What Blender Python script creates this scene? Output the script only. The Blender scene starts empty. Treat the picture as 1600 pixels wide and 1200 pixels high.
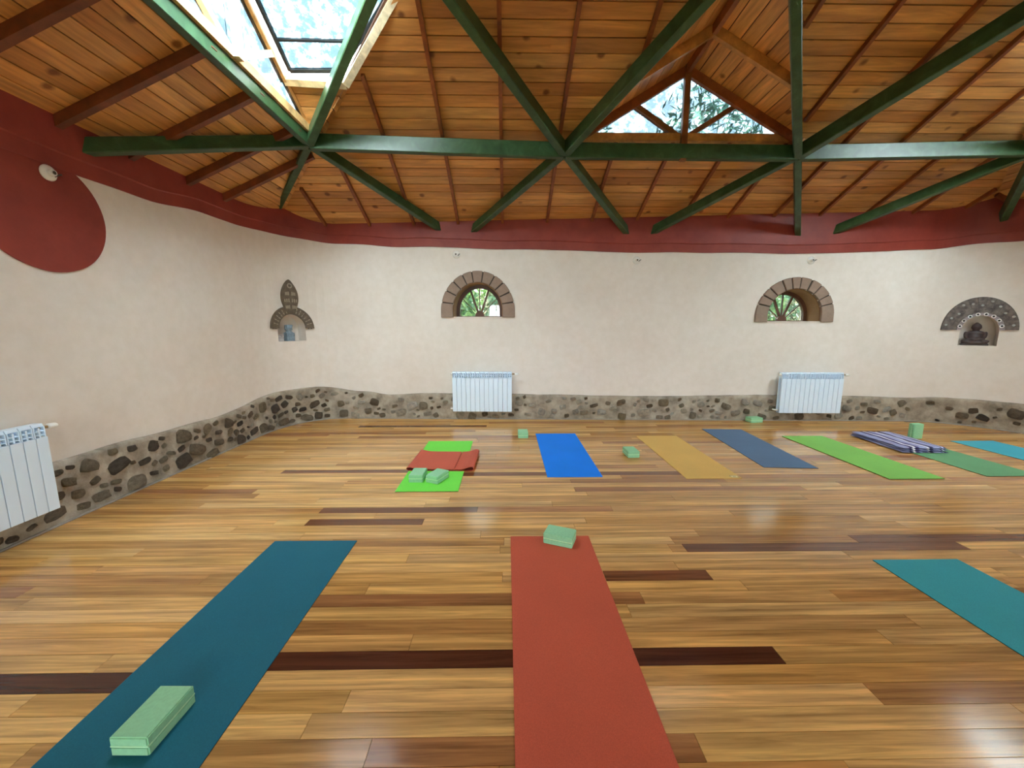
import bpy, bmesh, math, random
from mathutils import Vector, Matrix, noise

# ------------------------------------------------------------------ camera, sky, exposure
S = bpy.context.scene
COL = S.collection
F, CH = 605.0, 1.64                       # focal length in pixels of the 1600x1200 frame, eye height in metres
PITCH = math.atan(90 / F)
YAW = -math.atan(9 / (F / math.cos(PITCH)))
cam = bpy.data.cameras.new('camera')
cam.sensor_width = 36
cam.lens = F / 1600 * 36
cam.clip_start = 0.02
camo = bpy.data.objects.new('camera', cam)
COL.objects.link(camo)
camo.location = (0, 0, CH)
camo.rotation_euler = (math.pi / 2 - PITCH, 0, YAW)
S.camera = camo

W = bpy.data.worlds.new('overcast_sky')
S.world = W
W.use_nodes = True
bgn = W.node_tree.nodes['Background']
bgn.inputs['Color'].default_value = (0.86, 0.945, 1.0, 1)
bgn.inputs['Strength'].default_value = 9.0

S.view_settings.view_transform = 'Standard'
S.view_settings.look = 'None'
S.view_settings.gamma = 1.0
S.view_settings.use_curve_mapping = False
S.view_settings.exposure = 2.95
S.cycles.use_denoising = True
S.cycles.max_bounces = 12
S.cycles.diffuse_bounces = 8
S.cycles.glossy_bounces = 4
S.cycles.transparent_max_bounces = 12
S.cycles.caustics_reflective = False
S.cycles.caustics_refractive = False
S.cycles.sample_clamp_indirect = 8.0


def portal(loc, direction, w, h):
    """sampling portal in a glazed opening (gives off no light of its own)"""
    l = bpy.data.lights.new('sky_portal', 'AREA')
    l.shape = 'RECTANGLE'
    l.size, l.size_y = w, h
    l.cycles.is_portal = True
    o = bpy.data.objects.new('sky_portal', l)
    COL.objects.link(o)
    o.location = loc
    o.rotation_euler = Vector(direction).to_track_quat('-Z', 'Y').to_euler()
    return o


# ------------------------------------------------------------------ pixel helpers
cz, sz, cp, sp = math.cos(YAW), math.sin(YAW), math.cos(PITCH), math.sin(PITCH)
RV, FV, UV = Vector((cz, sz, 0)), Vector((-sz * cp, cz * cp, -sp)), Vector((-sz * sp, cz * sp, cp))
EYE = Vector((0, 0, CH))


def ray(px, py):
    return FV + RV * ((px - 800) / F) + UV * ((600 - py) / F)


def on_plane(px, py, p0, n):
    d, n = ray(px, py), Vector(n)
    return EYE + d * ((Vector(p0) - EYE).dot(n) / d.dot(n))


def on_floor(px, py, z=0.0):
    return on_plane(px, py, (0, 0, z), (0, 0, 1))


R = random.Random(7)


# ------------------------------------------------------------------ materials
def srgb(r, g, b):
    f = lambda c: (c / 255 / 12.92) if c / 255 <= 0.04045 else ((c / 255 + 0.055) / 1.055) ** 2.4
    return (f(r), f(g), f(b), 1)


class NT:
    def __init__(self, name):
        self.m = bpy.data.materials.new(name)
        self.m.use_nodes = True
        self.t = self.m.node_tree
        self.b = self.t.nodes['Principled BSDF']
        self.out = self.t.nodes['Material Output']

    def n(self, kind, **kw):
        nd = self.t.nodes.new(kind)
        for k, v in kw.items():
            if k.startswith('i_'):
                nd.inputs[k[2:].replace('_', ' ')].default_value = v
            else:
                setattr(nd, k, v)
        return nd

    def l(self, a, b):
        self.t.links.new(a, b)

    def coords(self, scale=(1, 1, 1), rot=(0, 0, 0), rand=False):
        tc = self.n('ShaderNodeTexCoord')
        src = tc.outputs['Object']
        if rand:
            oi = self.n('ShaderNodeObjectInfo')
            ml = self.n('ShaderNodeMath', operation='MULTIPLY')
            ml.inputs[1].default_value = 37.0
            self.l(oi.outputs['Random'], ml.inputs[0])
            ad = self.n('ShaderNodeVectorMath', operation='ADD')
            self.l(src, ad.inputs[0])
            self.l(ml.outputs[0], ad.inputs[1])
            src = ad.outputs[0]
        mp = self.n('ShaderNodeMapping')
        mp.inputs['Scale'].default_value = scale
        mp.inputs['Rotation'].default_value = rot
        self.l(src, mp.inputs['Vector'])
        return mp.outputs['Vector']

    def noise(self, vec, scale, detail=4, rough=0.55, dist=0.0):
        nd = self.n('ShaderNodeTexNoise')
        nd.inputs['Scale'].default_value = scale
        nd.inputs['Detail'].default_value = detail
        nd.inputs['Roughness'].default_value = rough
        nd.inputs['Distortion'].default_value = dist
        self.l(vec, nd.inputs['Vector'])
        return nd.outputs['Fac']

    def ramp(self, fac, stops, interp='LINEAR'):
        r = self.n('ShaderNodeValToRGB')
        r.color_ramp.interpolation = interp
        els = r.color_ramp.elements
        while len(els) < len(stops):
            els.new(0.5)
        for e, (p, c) in zip(els, stops):
            e.position = p
            e.color = c if len(c) == 4 else (*c, 1)
        self.l(fac, r.inputs['Fac'])
        return r.outputs['Color']

    def mix(self, a, b, fac, blend='MIX'):
        m = self.n('ShaderNodeMix', data_type='RGBA', blend_type=blend)
        for s, v in ((m.inputs[0], fac), (m.inputs[6], a), (m.inputs[7], b)):
            if hasattr(v, 'is_linked'):
                self.l(v, s)
            else:
                s.default_value = v
        return m.outputs[2]

    def bump(self, h, strength, dist=0.01):
        b = self.n('ShaderNodeBump')
        b.inputs['Strength'].default_value = strength
        b.inputs['Distance'].default_value = dist
        self.l(h, b.inputs['Height'])
        self.l(b.outputs[0], self.b.inputs['Normal'])

    def col(self, c):
        if hasattr(c, 'is_linked'):
            self.l(c, self.b.inputs['Base Color'])
        else:
            self.b.inputs['Base Color'].default_value = c

    def set(self, rough=0.5, metal=0.0, spec=0.5):
        self.b.inputs['Roughness'].default_value = rough
        self.b.inputs['Metallic'].default_value = metal
        self.b.inputs['Specular IOR Level'].default_value = spec
        return self.m


M = {}


def plain(name, c, rough=0.5, var=0.12, scale=14, bump=0.0, bscale=200, spec=0.5):
    t = NT(name)
    v = t.coords()
    nz = t.noise(v, scale, 5)
    dark = tuple(x * (1 - var) for x in c[:3]) + (1,)
    lite = tuple(min(1, x * (1 + var)) for x in c[:3]) + (1,)
    t.col(t.ramp(nz, [(0.3, dark), (0.7, lite)]))
    if bump:
        t.bump(t.noise(v, bscale, 3), bump, 0.004)
    M[name] = t.set(rough, 0, spec)
    return M[name]


def wood(name, stretch, rough, grain_s, objcol=True, base=(1, 1, 1, 1), knots=0.0, contrast=0.5, spec=0.5, bump=0.04, kscale=3.3):
    """stretch: mapping scale, small along the grain"""
    t = NT(name)
    v = t.coords(stretch, rand=True)
    g1 = t.noise(v, grain_s, 6, 0.62, 0.6)
    g2 = t.noise(v, grain_s * 0.22, 3, 0.5, 1.2)
    if objcol:
        oi = t.n('ShaderNodeObjectInfo')
        basec = oi.outputs['Color']
    else:
        basec = base
    lo, hi = 1 - contrast, 1 + contrast * 0.45
    c1 = t.mix(basec, t.ramp(g1, [(0.3, (lo, lo * 0.95, lo * 0.91)), (0.68, (hi, hi, hi))]), 1.0, 'MULTIPLY')
    lo2 = 1 - contrast * 0.75
    c2 = t.mix(c1, t.ramp(g2, [(0.35, (lo2, lo2 * 0.93, lo2 * 0.88)), (0.62, (1.08, 1.06, 1.0))]), 1.0, 'MULTIPLY')
    if knots:
        sv = tuple(0.35 + 0.65 * min(1, s) if s < 1 else 1.0 for s in stretch)
        kv = t.coords(sv, rand=True)
        vo = t.n('ShaderNodeTexVoronoi')
        vo.inputs['Scale'].default_value = kscale
        t.l(kv, vo.inputs['Vector'])
        dn = t.noise(kv, 14, 3)
        ad = t.n('ShaderNodeMath', operation='MULTIPLY_ADD')
        t.l(dn, ad.inputs[0])
        ad.inputs[1].default_value = 0.10
        t.l(vo.outputs['Distance'], ad.inputs[2])
        km = t.ramp(ad.outputs[0], [(0.13, (0, 0, 0)), (0.21, (1, 1, 1))])
        c2 = t.mix(c2, t.ramp(km, [(0.0, (0.30, 0.18, 0.10)), (1.0, (1, 1, 1))]), knots, 'MULTIPLY')
    t.col(c2)
    if bump:
        t.bump(g1, bump, 0.003)
    M[name] = t.set(rough, 0, spec)
    return M[name]


wood('floor_wood', (0.6, 15, 6), 0.155, 2.4, contrast=0.46, spec=0.5, bump=0.015)
wood('pine_x', (0.9, 9, 9), 0.5, 2.2, contrast=0.30, knots=0.9)
wood('pine_y', (9, 0.9, 9), 0.5, 2.2, contrast=0.30, knots=0.9)
wood('trim_wood', (3, 3, 3), 0.5, 3.0, objcol=True, contrast=0.35)
wood('pale_wood', (5, 5, 5), 0.45, 3.0, objcol=False, base=srgb(226, 200, 160), contrast=0.3)


def make_plaster():
    t = NT('plaster')
    v = t.coords()
    a = t.noise(v, 0.7, 4, 0.6)
    b = t.noise(v, 9, 5, 0.6)
    c = t.mix(t.ramp(a, [(0.3, srgb(223, 211, 199)), (0.72, srgb(233, 224, 214))]),
              t.ramp(b, [(0.35, (0.95, 0.94, 0.92)), (0.65, (1, 1, 1))]), 1.0, 'MULTIPLY')
    t.col(c)
    t.bump(t.noise(v, 22, 6, 0.65), 0.22, 0.006)
    M['plaster'] = t.set(0.62, 0, 0.35)


def make_redpaint():
    t = NT('red_paint')
    v = t.coords()
    a = t.noise(v, 3.0, 5, 0.6)
    t.col(t.ramp(a, [(0.3, srgb(128, 46, 36)), (0.72, srgb(154, 64, 50))]))
    t.bump(t.noise(v, 20, 5, 0.6), 0.25, 0.006)
    M['red_paint'] = t.set(0.5, 0, 0.4)


def make_green():
    t = NT('green_stain')
    v = t.coords((3, 3, 3), rand=True)
    a = t.noise(v, 2.2, 6, 0.6, 0.8)
    t.col(t.ramp(a, [(0.3, srgb(40, 66, 36)), (0.55, srgb(54, 84, 50)), (0.8, srgb(76, 106, 74))]))
    t.bump(t.noise(v, 9, 5), 0.08, 0.004)
    M['green_stain'] = t.set(0.36, 0, 0.5)


def make_mortar():
    t = NT('mortar')
    v = t.coords()
    a = t.noise(v, 5, 6, 0.65)
    b = t.noise(v, 1.1, 3, 0.5)
    c = t.mix(t.ramp(a, [(0.28, srgb(118, 108, 94)), (0.5, srgb(166, 154, 138)), (0.74, srgb(200, 190, 172))]),
              t.ramp(b, [(0.35, (0.86, 0.82, 0.76)), (0.7, (1.0, 1.0, 1.0))]), 1.0, 'MULTIPLY')
    t.col(c)
    t.bump(t.noise(v, 26, 8, 0.7), 0.8, 0.012)
    M['mortar'] = t.set(0.85, 0, 0.3)


def make_stone():
    t = NT('stone')
    v = t.coords(rand=True)
    oi = t.n('ShaderNodeObjectInfo')
    a = t.noise(v, 2.2, 7, 0.7)
    c = t.mix(oi.outputs['Color'], t.ramp(a, [(0.25, (0.5, 0.47, 0.44)), (0.6, (1.1, 1.08, 1.05)), (0.8, (1.3, 1.27, 1.2))]), 1.0, 'MULTIPLY')
    t.col(c)
    t.bump(t.noise(v, 5, 8, 0.75), 0.9, 0.25)
    M['stone'] = t.set(0.8, 0, 0.3)


def make_mat_material(name, c, fleck=0.12):
    t = NT(name)
    v = t.coords()
    a = t.noise(v, 260, 3, 0.6)
    b = t.noise(v, 2.0, 4, 0.5)
    lo = tuple(x * (1 - fleck) for x in c[:3]) + (1,)
    hi = tuple(min(1, x * (1 + fleck)) for x in c[:3]) + (1,)
    t.col(t.mix(t.ramp(a, [(0.35, lo), (0.65, hi)]), t.ramp(b, [(0.3, (0.93, 0.93, 0.93)), (0.7, (1.03, 1.03, 1.03))]), 1.0, 'MULTIPLY'))
    t.bump(a, 0.15, 0.002)
    M[name] = t.set(0.75, 0, 0.3)
    return M[name]


def make_glass(name, tint, dirt, scale=6.0, clear=None):
    """thin window pane: tinted, with streaks of dust that scatter the daylight"""
    t = NT(name)
    nt = t.t
    nt.nodes.remove(t.b)
    tr = t.n('ShaderNodeBsdfTransparent')
    tr.inputs['Color'].default_value = tint
    tl = t.n('ShaderNodeBsdfTranslucent')
    tl.inputs['Color'].default_value = (0.75, 0.9, 1.0, 1)
    gl = t.n('ShaderNodeBsdfGlossy')
    gl.inputs['Roughness'].default_value = 0.03
    v = t.coords()
    nz = t.noise(v, scale, 8, 0.75)
    if clear:                                  # mottled grime, its tint darkened to dim the bright sky behind
        t.l(t.ramp(nz, [(0.47, tint), (0.66, clear)]), tr.inputs['Color'])
    fac = t.ramp(nz, [(0.38, (0, 0, 0)), (0.72, (dirt, dirt, dirt))])
    m1 = t.n('ShaderNodeMixShader')
    t.l(fac, m1.inputs[0])
    t.l(tr.outputs[0], m1.inputs[1])
    t.l(tl.outputs[0], m1.inputs[2])
    m2 = t.n('ShaderNodeMixShader')
    m2.inputs[0].default_value = 0.05
    t.l(m1.outputs[0], m2.inputs[1])
    t.l(gl.outputs[0], m2.inputs[2])
    t.l(m2.outputs[0], t.out.inputs['Surface'])
    M[name] = t.m


make_plaster(); make_redpaint(); make_green(); make_mortar(); make_stone()
make_glass('window_glass', (0.93, 0.97, 0.97, 1), 0.25)
make_glass('tinted_glass', (0.26, 0.275, 0.26, 1), 0.008)
make_glass('hazy_glass', (0.6, 0.66, 0.68, 1), 0.2)
make_glass('dimmed_glass', (0.098, 0.120, 0.130, 1), 0.008, 5.0, (0.32, 0.36, 0.38, 1))
make_glass('roof_glass', (0.098, 0.126, 0.136, 1), 0.008, 7.0, (0.36, 0.40, 0.42, 1))
plain('deck_dark', srgb(70, 38, 18), 0.8)
plain('subfloor', srgb(52, 32, 20), 0.8)
plain('arch_stone', srgb(146, 124, 108), 0.85, 0.10, 10, 0.3, 60)
plain('reveal_brown', srgb(150, 112, 74), 0.7, 0.12, 6, 0.15, 40)
plain('frame_dark', srgb(92, 54, 34), 0.5, 0.2, 9)
plain('radiator_white', srgb(222, 238, 252), 0.28, 0.01, 5)
plain('valve_white', srgb(238, 238, 234), 0.35, 0.02, 20)
plain('brass', srgb(150, 120, 70), 0.35, 0.1, 20)
plain('porcelain', srgb(236, 233, 226), 0.2, 0.03, 20)
plain('socket_dark', srgb(90, 84, 76), 0.5, 0.1, 20)
plain('block_foam', srgb(150, 205, 160), 0.8, 0.06, 60, 0.25, 420, 0.3)
plain('block_line', srgb(196, 236, 190), 0.8, 0.04, 60)
plain('rubber_black', srgb(24, 26, 26), 0.75, 0.15, 60)
plain('carved_wood', srgb(98, 84, 68), 0.7, 0.25, 18, 0.3, 60)
plain('carved_pale', srgb(150, 138, 120), 0.75, 0.15, 30)
plain('carved_groove', srgb(58, 48, 40), 0.8, 0.15, 30)
plain('blue_stone', srgb(128, 144, 154), 0.75, 0.28, 22, 0.4, 70)
plain('grey_stone', srgb(176, 168, 164), 0.75, 0.2, 22, 0.3, 70)
plain('dark_bronze', srgb(74, 60, 58), 0.5, 0.25, 22, 0.15, 90)
plain('fan_slate', srgb(104, 94, 88), 0.6, 0.6, 16, 0.7, 26)
plain('fan_band', srgb(150, 138, 140), 0.7, 0.12, 30)
plain('shell_white', srgb(232, 228, 226), 0.5, 0.06, 30)
plain('stud_pale', srgb(170, 170, 164), 0.5, 0.2, 40)
plain('ink', srgb(70, 50, 30), 0.7, 0.05, 30)
plain('tag_cream', srgb(245, 225, 170), 0.7, 0.05, 30)
plain('edge_grey', srgb(150, 140, 128), 0.5, 0.15, 12)
plain('garden_soil', srgb(98, 110, 70), 0.9, 0.4, 1.2)
plain('bark', srgb(120, 104, 86), 0.9, 0.3, 8, 0.5, 20)


def leafmat(name, c):
    t = NT(name)
    v = t.coords()
    a = t.noise(v, 3.0, 3)
    t.col(t.ramp(a, [(0.3, tuple(x * 0.55 for x in c[:3])), (0.7, c)]))
    t.b.inputs['Transmission Weight'].default_value = 0.0
    M[name] = t.set(0.6)


leafmat('leaf_green', srgb(160, 200, 120))
leafmat('leaf_teal', srgb(120, 165, 130))
leafmat('leaf_pale', srgb(225, 212, 176))
leafmat('leaf_tree', srgb(90, 120, 90))


# ------------------------------------------------------------------ mesh helpers
class MB:
    def __init__(self):
        self.v, self.f = [], []

    def add(self, vs, fs):
        o = len(self.v)
        self.v += [Vector(x) for x in vs]
        self.f += [tuple(i + o for i in q) for q in fs]
        return self

    def hexa(self, a, b):
        """a, b: two quads (4 points each), opposite faces of a solid"""
        return self.add(list(a) + list(b), [(0, 1, 2, 3), (7, 6, 5, 4), (0, 4, 5, 1), (1, 5, 6, 2), (2, 6, 7, 3), (3, 7, 4, 0)])

    def box(self, x0, x1, y0, y1, z0, z1):
        return self.hexa([(x0, y0, z0), (x0, y1, z0), (x1, y1, z0), (x1, y0, z0)], [(x0, y0, z1), (x0, y1, z1), (x1, y1, z1), (x1, y0, z1)])

    def bar(self, p, q, w, h, up=(0, 0, 1)):
        p, q, up = Vector(p), Vector(q), Vector(up)
        d = (q - p).normalized()
        s = d.cross(up).normalized() * (w / 2)
        u = s.cross(d).normalized() * (h / 2)
        c = [s + u, -s + u, -s - u, s - u]
        return self.hexa([p + k for k in c], [q + k for k in c])

    def tube(self, pts, r, n=10, caps=True):
        pts = [Vector(p) for p in pts]
        rs = r if isinstance(r, (list, tuple)) else [r] * len(pts)
        base = len(self.v)
        ref = None
        for i, p in enumerate(pts):
            d = (pts[min(i + 1, len(pts) - 1)] - pts[max(i - 1, 0)]).normalized()
            if ref is None:
                ref = d.orthogonal().normalized()
            ref = (ref - d * ref.dot(d)).normalized()
            b = d.cross(ref)
            for k in range(n):
                a = 2 * math.pi * k / n
                self.v.append(p + ref * (math.cos(a) * rs[i]) + b * (math.sin(a) * rs[i]))
        for i in range(len(pts) - 1):
            for k in range(n):
                a, b2 = base + i * n + k, base + i * n + (k + 1) % n
                self.f.append((a, b2, b2 + n, a + n))
        if caps:
            self.f.append(tuple(base + k for k in range(n))[::-1])
            self.f.append(tuple(base + (len(pts) - 1) * n + k for k in range(n)))
        return self

    def prism(self, poly, depth):
        """poly: ordered 3D points of a face; depth: vector"""
        d = Vector(depth)
        n = len(poly)
        vs = [Vector(p) for p in poly] + [Vector(p) + d for p in poly]
        fs = [tuple(range(n)), tuple(range(2 * n - 1, n - 1, -1))]
        fs += [(i, i + n, (i + 1) % n + n, (i + 1) % n) for i in range(n)]
        return self.add(vs, fs)

    def loft(self, a, b):
        n = len(a)
        fs = [tuple(range(n)), tuple(range(2 * n - 1, n - 1, -1))]
        fs += [(i, i + n, (i + 1) % n + n, (i + 1) % n) for i in range(n)]
        return self.add(list(a) + list(b), fs)

    def mesh(self, name):
        me = bpy.data.meshes.new(name)
        me.from_pydata([tuple(v) for v in self.v], [], self.f)
        bm = bmesh.new()
        bm.from_mesh(me)
        bmesh.ops.recalc_face_normals(bm, faces=bm.faces[:])
        bm.to_mesh(me)
        bm.free()
        return me

    def build(self, name, mat, parent=None, smooth=False, bevel=0.0, segs=2):
        return link(name, self.mesh(name), mat, parent, smooth, bevel, segs)


def link(name, me, mat, parent=None, smooth=False, bevel=0.0, segs=2):
    if bevel:
        bm = bmesh.new()
        bm.from_mesh(me)
        bmesh.ops.remove_doubles(bm, verts=bm.verts[:], dist=1e-5)
        ed = [e for e in bm.edges if len(e.link_faces) == 2 and e.calc_face_angle(0) > 0.5]
        bmesh.ops.bevel(bm, geom=ed, offset=bevel, segments=segs, affect='EDGES', clamp_overlap=True)
        bm.to_mesh(me)
        bm.free()
    if mat is not None and not me.materials:
        me.materials.append(M[mat] if isinstance(mat, str) else mat)
    if smooth:
        for p in me.polygons:
            p.use_smooth = True
    o = bpy.data.objects.new(name, me)
    COL.objects.link(o)
    if parent is not None:
        o.parent = parent
    return o


def empty(name, loc=(0, 0, 0), rz=0.0):
    o = bpy.data.objects.new(name, None)
    COL.objects.link(o)
    o.location = loc
    o.rotation_euler = (0, 0, rz)
    o.empty_display_size = 0.1
    return o


def tag(o, label, cat, group=None):
    o['label'], o['category'] = label, cat
    if group:
        o['group'] = group
    return o


def struct(o, label=None):
    o['kind'] = 'structure'
    if label:
        o['label'] = label
    return o


def copy_tree(o, parent=None):
    c = o.copy()
    COL.objects.link(c)
    if parent is not None:
        c.parent = parent
    for ch in list(o.children):
        copy_tree(ch, c)
    return c


def interp(x, pts):
    if x <= pts[0][0]:
        return pts[0][1]
    for (a, va), (b, vb) in zip(pts, pts[1:]):
        if x <= b:
            t = (x - a) / (b - a)
            t = t * t * (3 - 2 * t)
            return va + (vb - va) * t
    return pts[-1][1]


# ------------------------------------------------------------------ the plan of the hall
XL, XR, YB, YF = -3.8, 8.2, 6.85, -5.1      # roof eaves
T = math.tan(math.radians(24))
ZE = 3.38


def back_y(x):
    return 6.95 - 0.036 * (x + 3)


def fillet(p0, c, p1, n):
    """smooth corner: quadratic-ish arc from p0 to p1 around corner c"""
    out = []
    k = 0.60
    a, b = p0.lerp(c, k), p1.lerp(c, k)
    for i in range(n + 1):
        t = i / n
        out.append(p0 * (1 - t) ** 3 + a * 3 * t * (1 - t) ** 2 + b * 3 * t * t * (1 - t) + p1 * t ** 3)
    return out


V2 = lambda x, y: Vector((x, y, 0))
cLB, cRB = V2(-3.81, back_y(-3.81)), V2(8.25, back_y(8.25))
path = [V2(-3.81, -4.2)]
path += [V2(-3.81, y) for y in (-2.0, 0.0, 2.0, 4.0)]
iL0 = len(path)
path += fillet(V2(-3.81, 5.72), cLB, V2(-2.85, back_y(-2.85)), 16)
path += [V2(x, back_y(x)) for x in (-2, 0, 2, 4, 6)]
path += fillet(V2(6.95, back_y(6.95)), cRB, V2(8.25, 4.7), 18)
iR0 = len(path)
path += [V2(8.25, y) for y in (3, 1, -1, -3)]
path += fillet(V2(8.25, -4.1), V2(8.25, -5.1), V2(7.2, -5.1), 8)
iF0 = len(path)
path += [V2(x, -5.1) for x in (5, 2, -1)]
path += fillet(V2(-2.8, -5.1), V2(-3.81, -5.1), V2(-3.81, -4.2), 8)[:-1]
path.append(path[0].copy())
CUM = [0.0]
for a, b in zip(path, path[1:]):
    CUM.append(CUM[-1] + (b - a).length)


def wpt(s):
    """point, tangent and inward normal of the wall at arc length s"""
    s = max(0.0, min(s, CUM[-1] - 1e-6))
    i = 0
    while CUM[i + 1] < s:
        i += 1
    a, b = path[i], path[i + 1]
    t = (b - a).normalized()
    # smooth the tangent over the neighbouring segments
    f = (s - CUM[i]) / max(1e-9, CUM[i + 1] - CUM[i])
    nb = (path[i + 2] - b).normalized() if i + 2 < len(path) else t
    pb = (a - path[i - 1]).normalized() if i > 0 else t
    t2 = ((pb + t) * (1 - f) + (t + nb) * f).normalized()
    return a + (b - a) * f, t2, Vector((t2.y, -t2.x, 0))


def W3(s, z, off=0.0):
    p, t, n = wpt(s)
    return Vector((p.x, p.y, z)) + n * off


def hit(px, py):
    """where the line of sight through a pixel meets the wall: (s, z)"""
    d = ray(px, py)
    best = None
    for i, (a, b) in enumerate(zip(path, path[1:])):
        e = b - a
        den = d.x * e.y - d.y * e.x
        if abs(den) < 1e-9:
            continue
        rx, ry = a.x, a.y
        k = (rx * e.y - ry * e.x) / den
        u = (rx * d.y - ry * d.x) / den
        if k > 0 and -1e-6 <= u <= 1 + 1e-6 and (best is None or k < best[0]):
            best = (k, CUM[i] + u * e.length, CH + k * d.z)
    return best[1], best[2]


def frame_at(s, z):
    """matrix: x along the wall, y out of the wall into the hall, z up"""
    p, t, n = wpt(s)
    m = Matrix(((t.x, n.x, 0, p.x), (t.y, n.y, 0, p.y), (0, 0, 1, z), (0, 0, 0, 1)))
    return m


# ------------------------------------------------------------------ ground outside, floor
gm = MB()
gm.add([(-30, -30, -0.35), (40, -30, -0.35), (40, 45, -0.35), (-30, 45, -0.35)], [(0, 1, 2, 3)])
struct(gm.build('ground', 'garden_soil'), 'garden ground outside the hall')

fl = MB()
fl.box(XL - 0.4, XR + 0.5, YF - 0.4, 7.3, -0.2, -0.02)
floor = struct(fl.build('floor', 'subfloor'), 'hall floor of narrow varnished hardwood boards')

TONES = [srgb(226, 176, 106), srgb(218, 166, 98), srgb(230, 182, 116), srgb(214, 160, 92), srgb(200, 146, 86),
         srgb(222, 172, 106), srgb(234, 188, 120), srgb(186, 130, 80), srgb(216, 164, 100)]
DARK = srgb(92, 50, 34)
BROWN = srgb(132, 82, 52)
ROW = 0.1062
ROW0 = 1.659                                   # a joint between two rows
planks, rest = 0, MB()
# planks the eye picks out: (pixel row, pixel x of left end, pixel x of right end, tone)
SPECIAL = [(1029, 380, 1222, DARK), (1090, -700, 190, DARK), (738, 440, 640, BROWN), (739, 640, 1075, BROWN),
           (802, 497, 745, BROWN), (850, 1065, 1500, BROWN), (900, 945, 1110, BROWN), (667, 560, 760, BROWN), (818, 478, 660, BROWN),
           (846, 1340, 1800, BROWN)]
spec = {}
for (py, xa, xb, tone) in SPECIAL:
    a, b = on_floor(xa, py), on_floor(xb, py)
    spec.setdefault(math.floor((a.y - ROW0) / ROW), []).append((a.x, b.x, tone))
k0, k1 = math.floor((1.05 - ROW0) / ROW), math.ceil((7.05 - ROW0) / ROW)
for k in range(math.floor((YF - ROW0) / ROW), k1):
    y0, y1 = ROW0 + k * ROW, ROW0 + (k + 1) * ROW
    fixed = sorted(spec.get(k, []))
    cuts = [(a, b, t) for a, b, t in fixed]
    x = XL - 0.15 - R.uniform(0, 1.0)
    segs = []
    while x < XR + 0.2:
        nxt = x + R.choice((1.3, 1.8, 2.2, 2.6, 3.0)) * R.uniform(0.9, 1.1)
        t = R.choice(TONES)
        for (a, b, tn) in cuts:
            if x < a - 0.02 <= nxt:
                nxt = a
            elif abs(x - a) < 0.02:
                nxt, t = b, tn
        segs.append((max(x, XL - 0.15), min(nxt, XR + 0.25), t))
        x = nxt
    for (a, b, t) in segs:
        if b - a < 0.05:
            continue
        g = 0.0011
        dz = R.uniform(-0.0004, 0.0004)
        reach = (y1 + 0.4) * 1.42 + 0.6
        vis = k >= k0 and b > -reach and a < reach
        mb = MB() if vis else rest
        mb.box(a + g, b - g, y0 + g, y1 - g, -0.02, dz)
        if vis and planks < 300:
            j = R.uniform(0.88, 1.06)
            o = mb.build('plank', 'floor_wood', floor)
            o.color = (t[0] * j, t[1] * j, t[2] * j * R.uniform(0.92, 1.05), 1)
            planks += 1
        elif vis:
            rest.add(mb.v, mb.f)
ro = rest.build('plank_field', 'floor_wood', floor)
ro['kind'] = 'stuff'
ro.color = TONES[0]


# ------------------------------------------------------------------ walls
def wall_solid(name, s0, s1, z0=-0.2, z1=3.95, th=0.5, ds=0.12):
    n = max(2, int((s1 - s0) / ds))
    mb = MB()
    cols = []
    for i in range(n + 1):
        s = s0 + (s1 - s0) * i / n
        p, t, nn = wpt(s)
        cols.append((p, p - nn * th))
    for (p, q) in cols:
        mb.v += [Vector((p.x, p.y, z0)), Vector((p.x, p.y, z1)), Vector((q.x, q.y, z1)), Vector((q.x, q.y, z0))]
    for i in range(n):
        a, b = 4 * i, 4 * i + 4
        for j in range(4):
            mb.f.append((a + j, a + (j + 1) % 4, b + (j + 1) % 4, b + j))
    mb.f.append((0, 1, 2, 3))
    e = 4 * n
    mb.f.append((e + 3, e + 2, e + 1, e))
    return struct(mb.build(name, 'plaster'))


def cut(obj, cutters):
    for c in cutters:
        m = obj.modifiers.new('cut', 'BOOLEAN')
        m.object = c
        m.solver = 'EXACT'
    dg = bpy.context.evaluated_depsgraph_get()
    me = bpy.data.meshes.new_from_object(obj.evaluated_get(dg))
    obj.modifiers.clear()
    old = obj.data
    obj.data = me
    bpy.data.meshes.remove(old)
    for c in cutters:
        d = c.data
        bpy.data.objects.remove(c)
        bpy.data.meshes.remove(d)


def arch_poly(w, h, straight, n=20, rx=None):
    """half round opening standing on z=0: list of (x, z)"""
    r = h - straight
    pts = [(-w / 2, 0)]
    for i in range(n + 1):
        a = math.pi - math.pi * i / n
        pts.append((math.cos(a) * w / 2, straight + math.sin(a) * r))
    pts.append((w / 2, 0))
    out = []
    for p in pts:
        if not out or (abs(p[0] - out[-1][0]) + abs(p[1] - out[-1][1])) > 1e-5:
            out.append(p)
    return out


sSL = CUM[iL0 - 1] + 1.0                      # seam left / back on the straight left wall
sSR = CUM[iR0] + 0.8
sSF = CUM[iF0]
wall_left = wall_solid('wall_left', 0.0, sSL)
wall_back = wall_solid('wall_back', sSL, sSR)
wall_right = wall_solid('wall_right', sSR, sSF)
wall_front = wall_solid('wall_front', sSF, CUM[-1])

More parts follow.
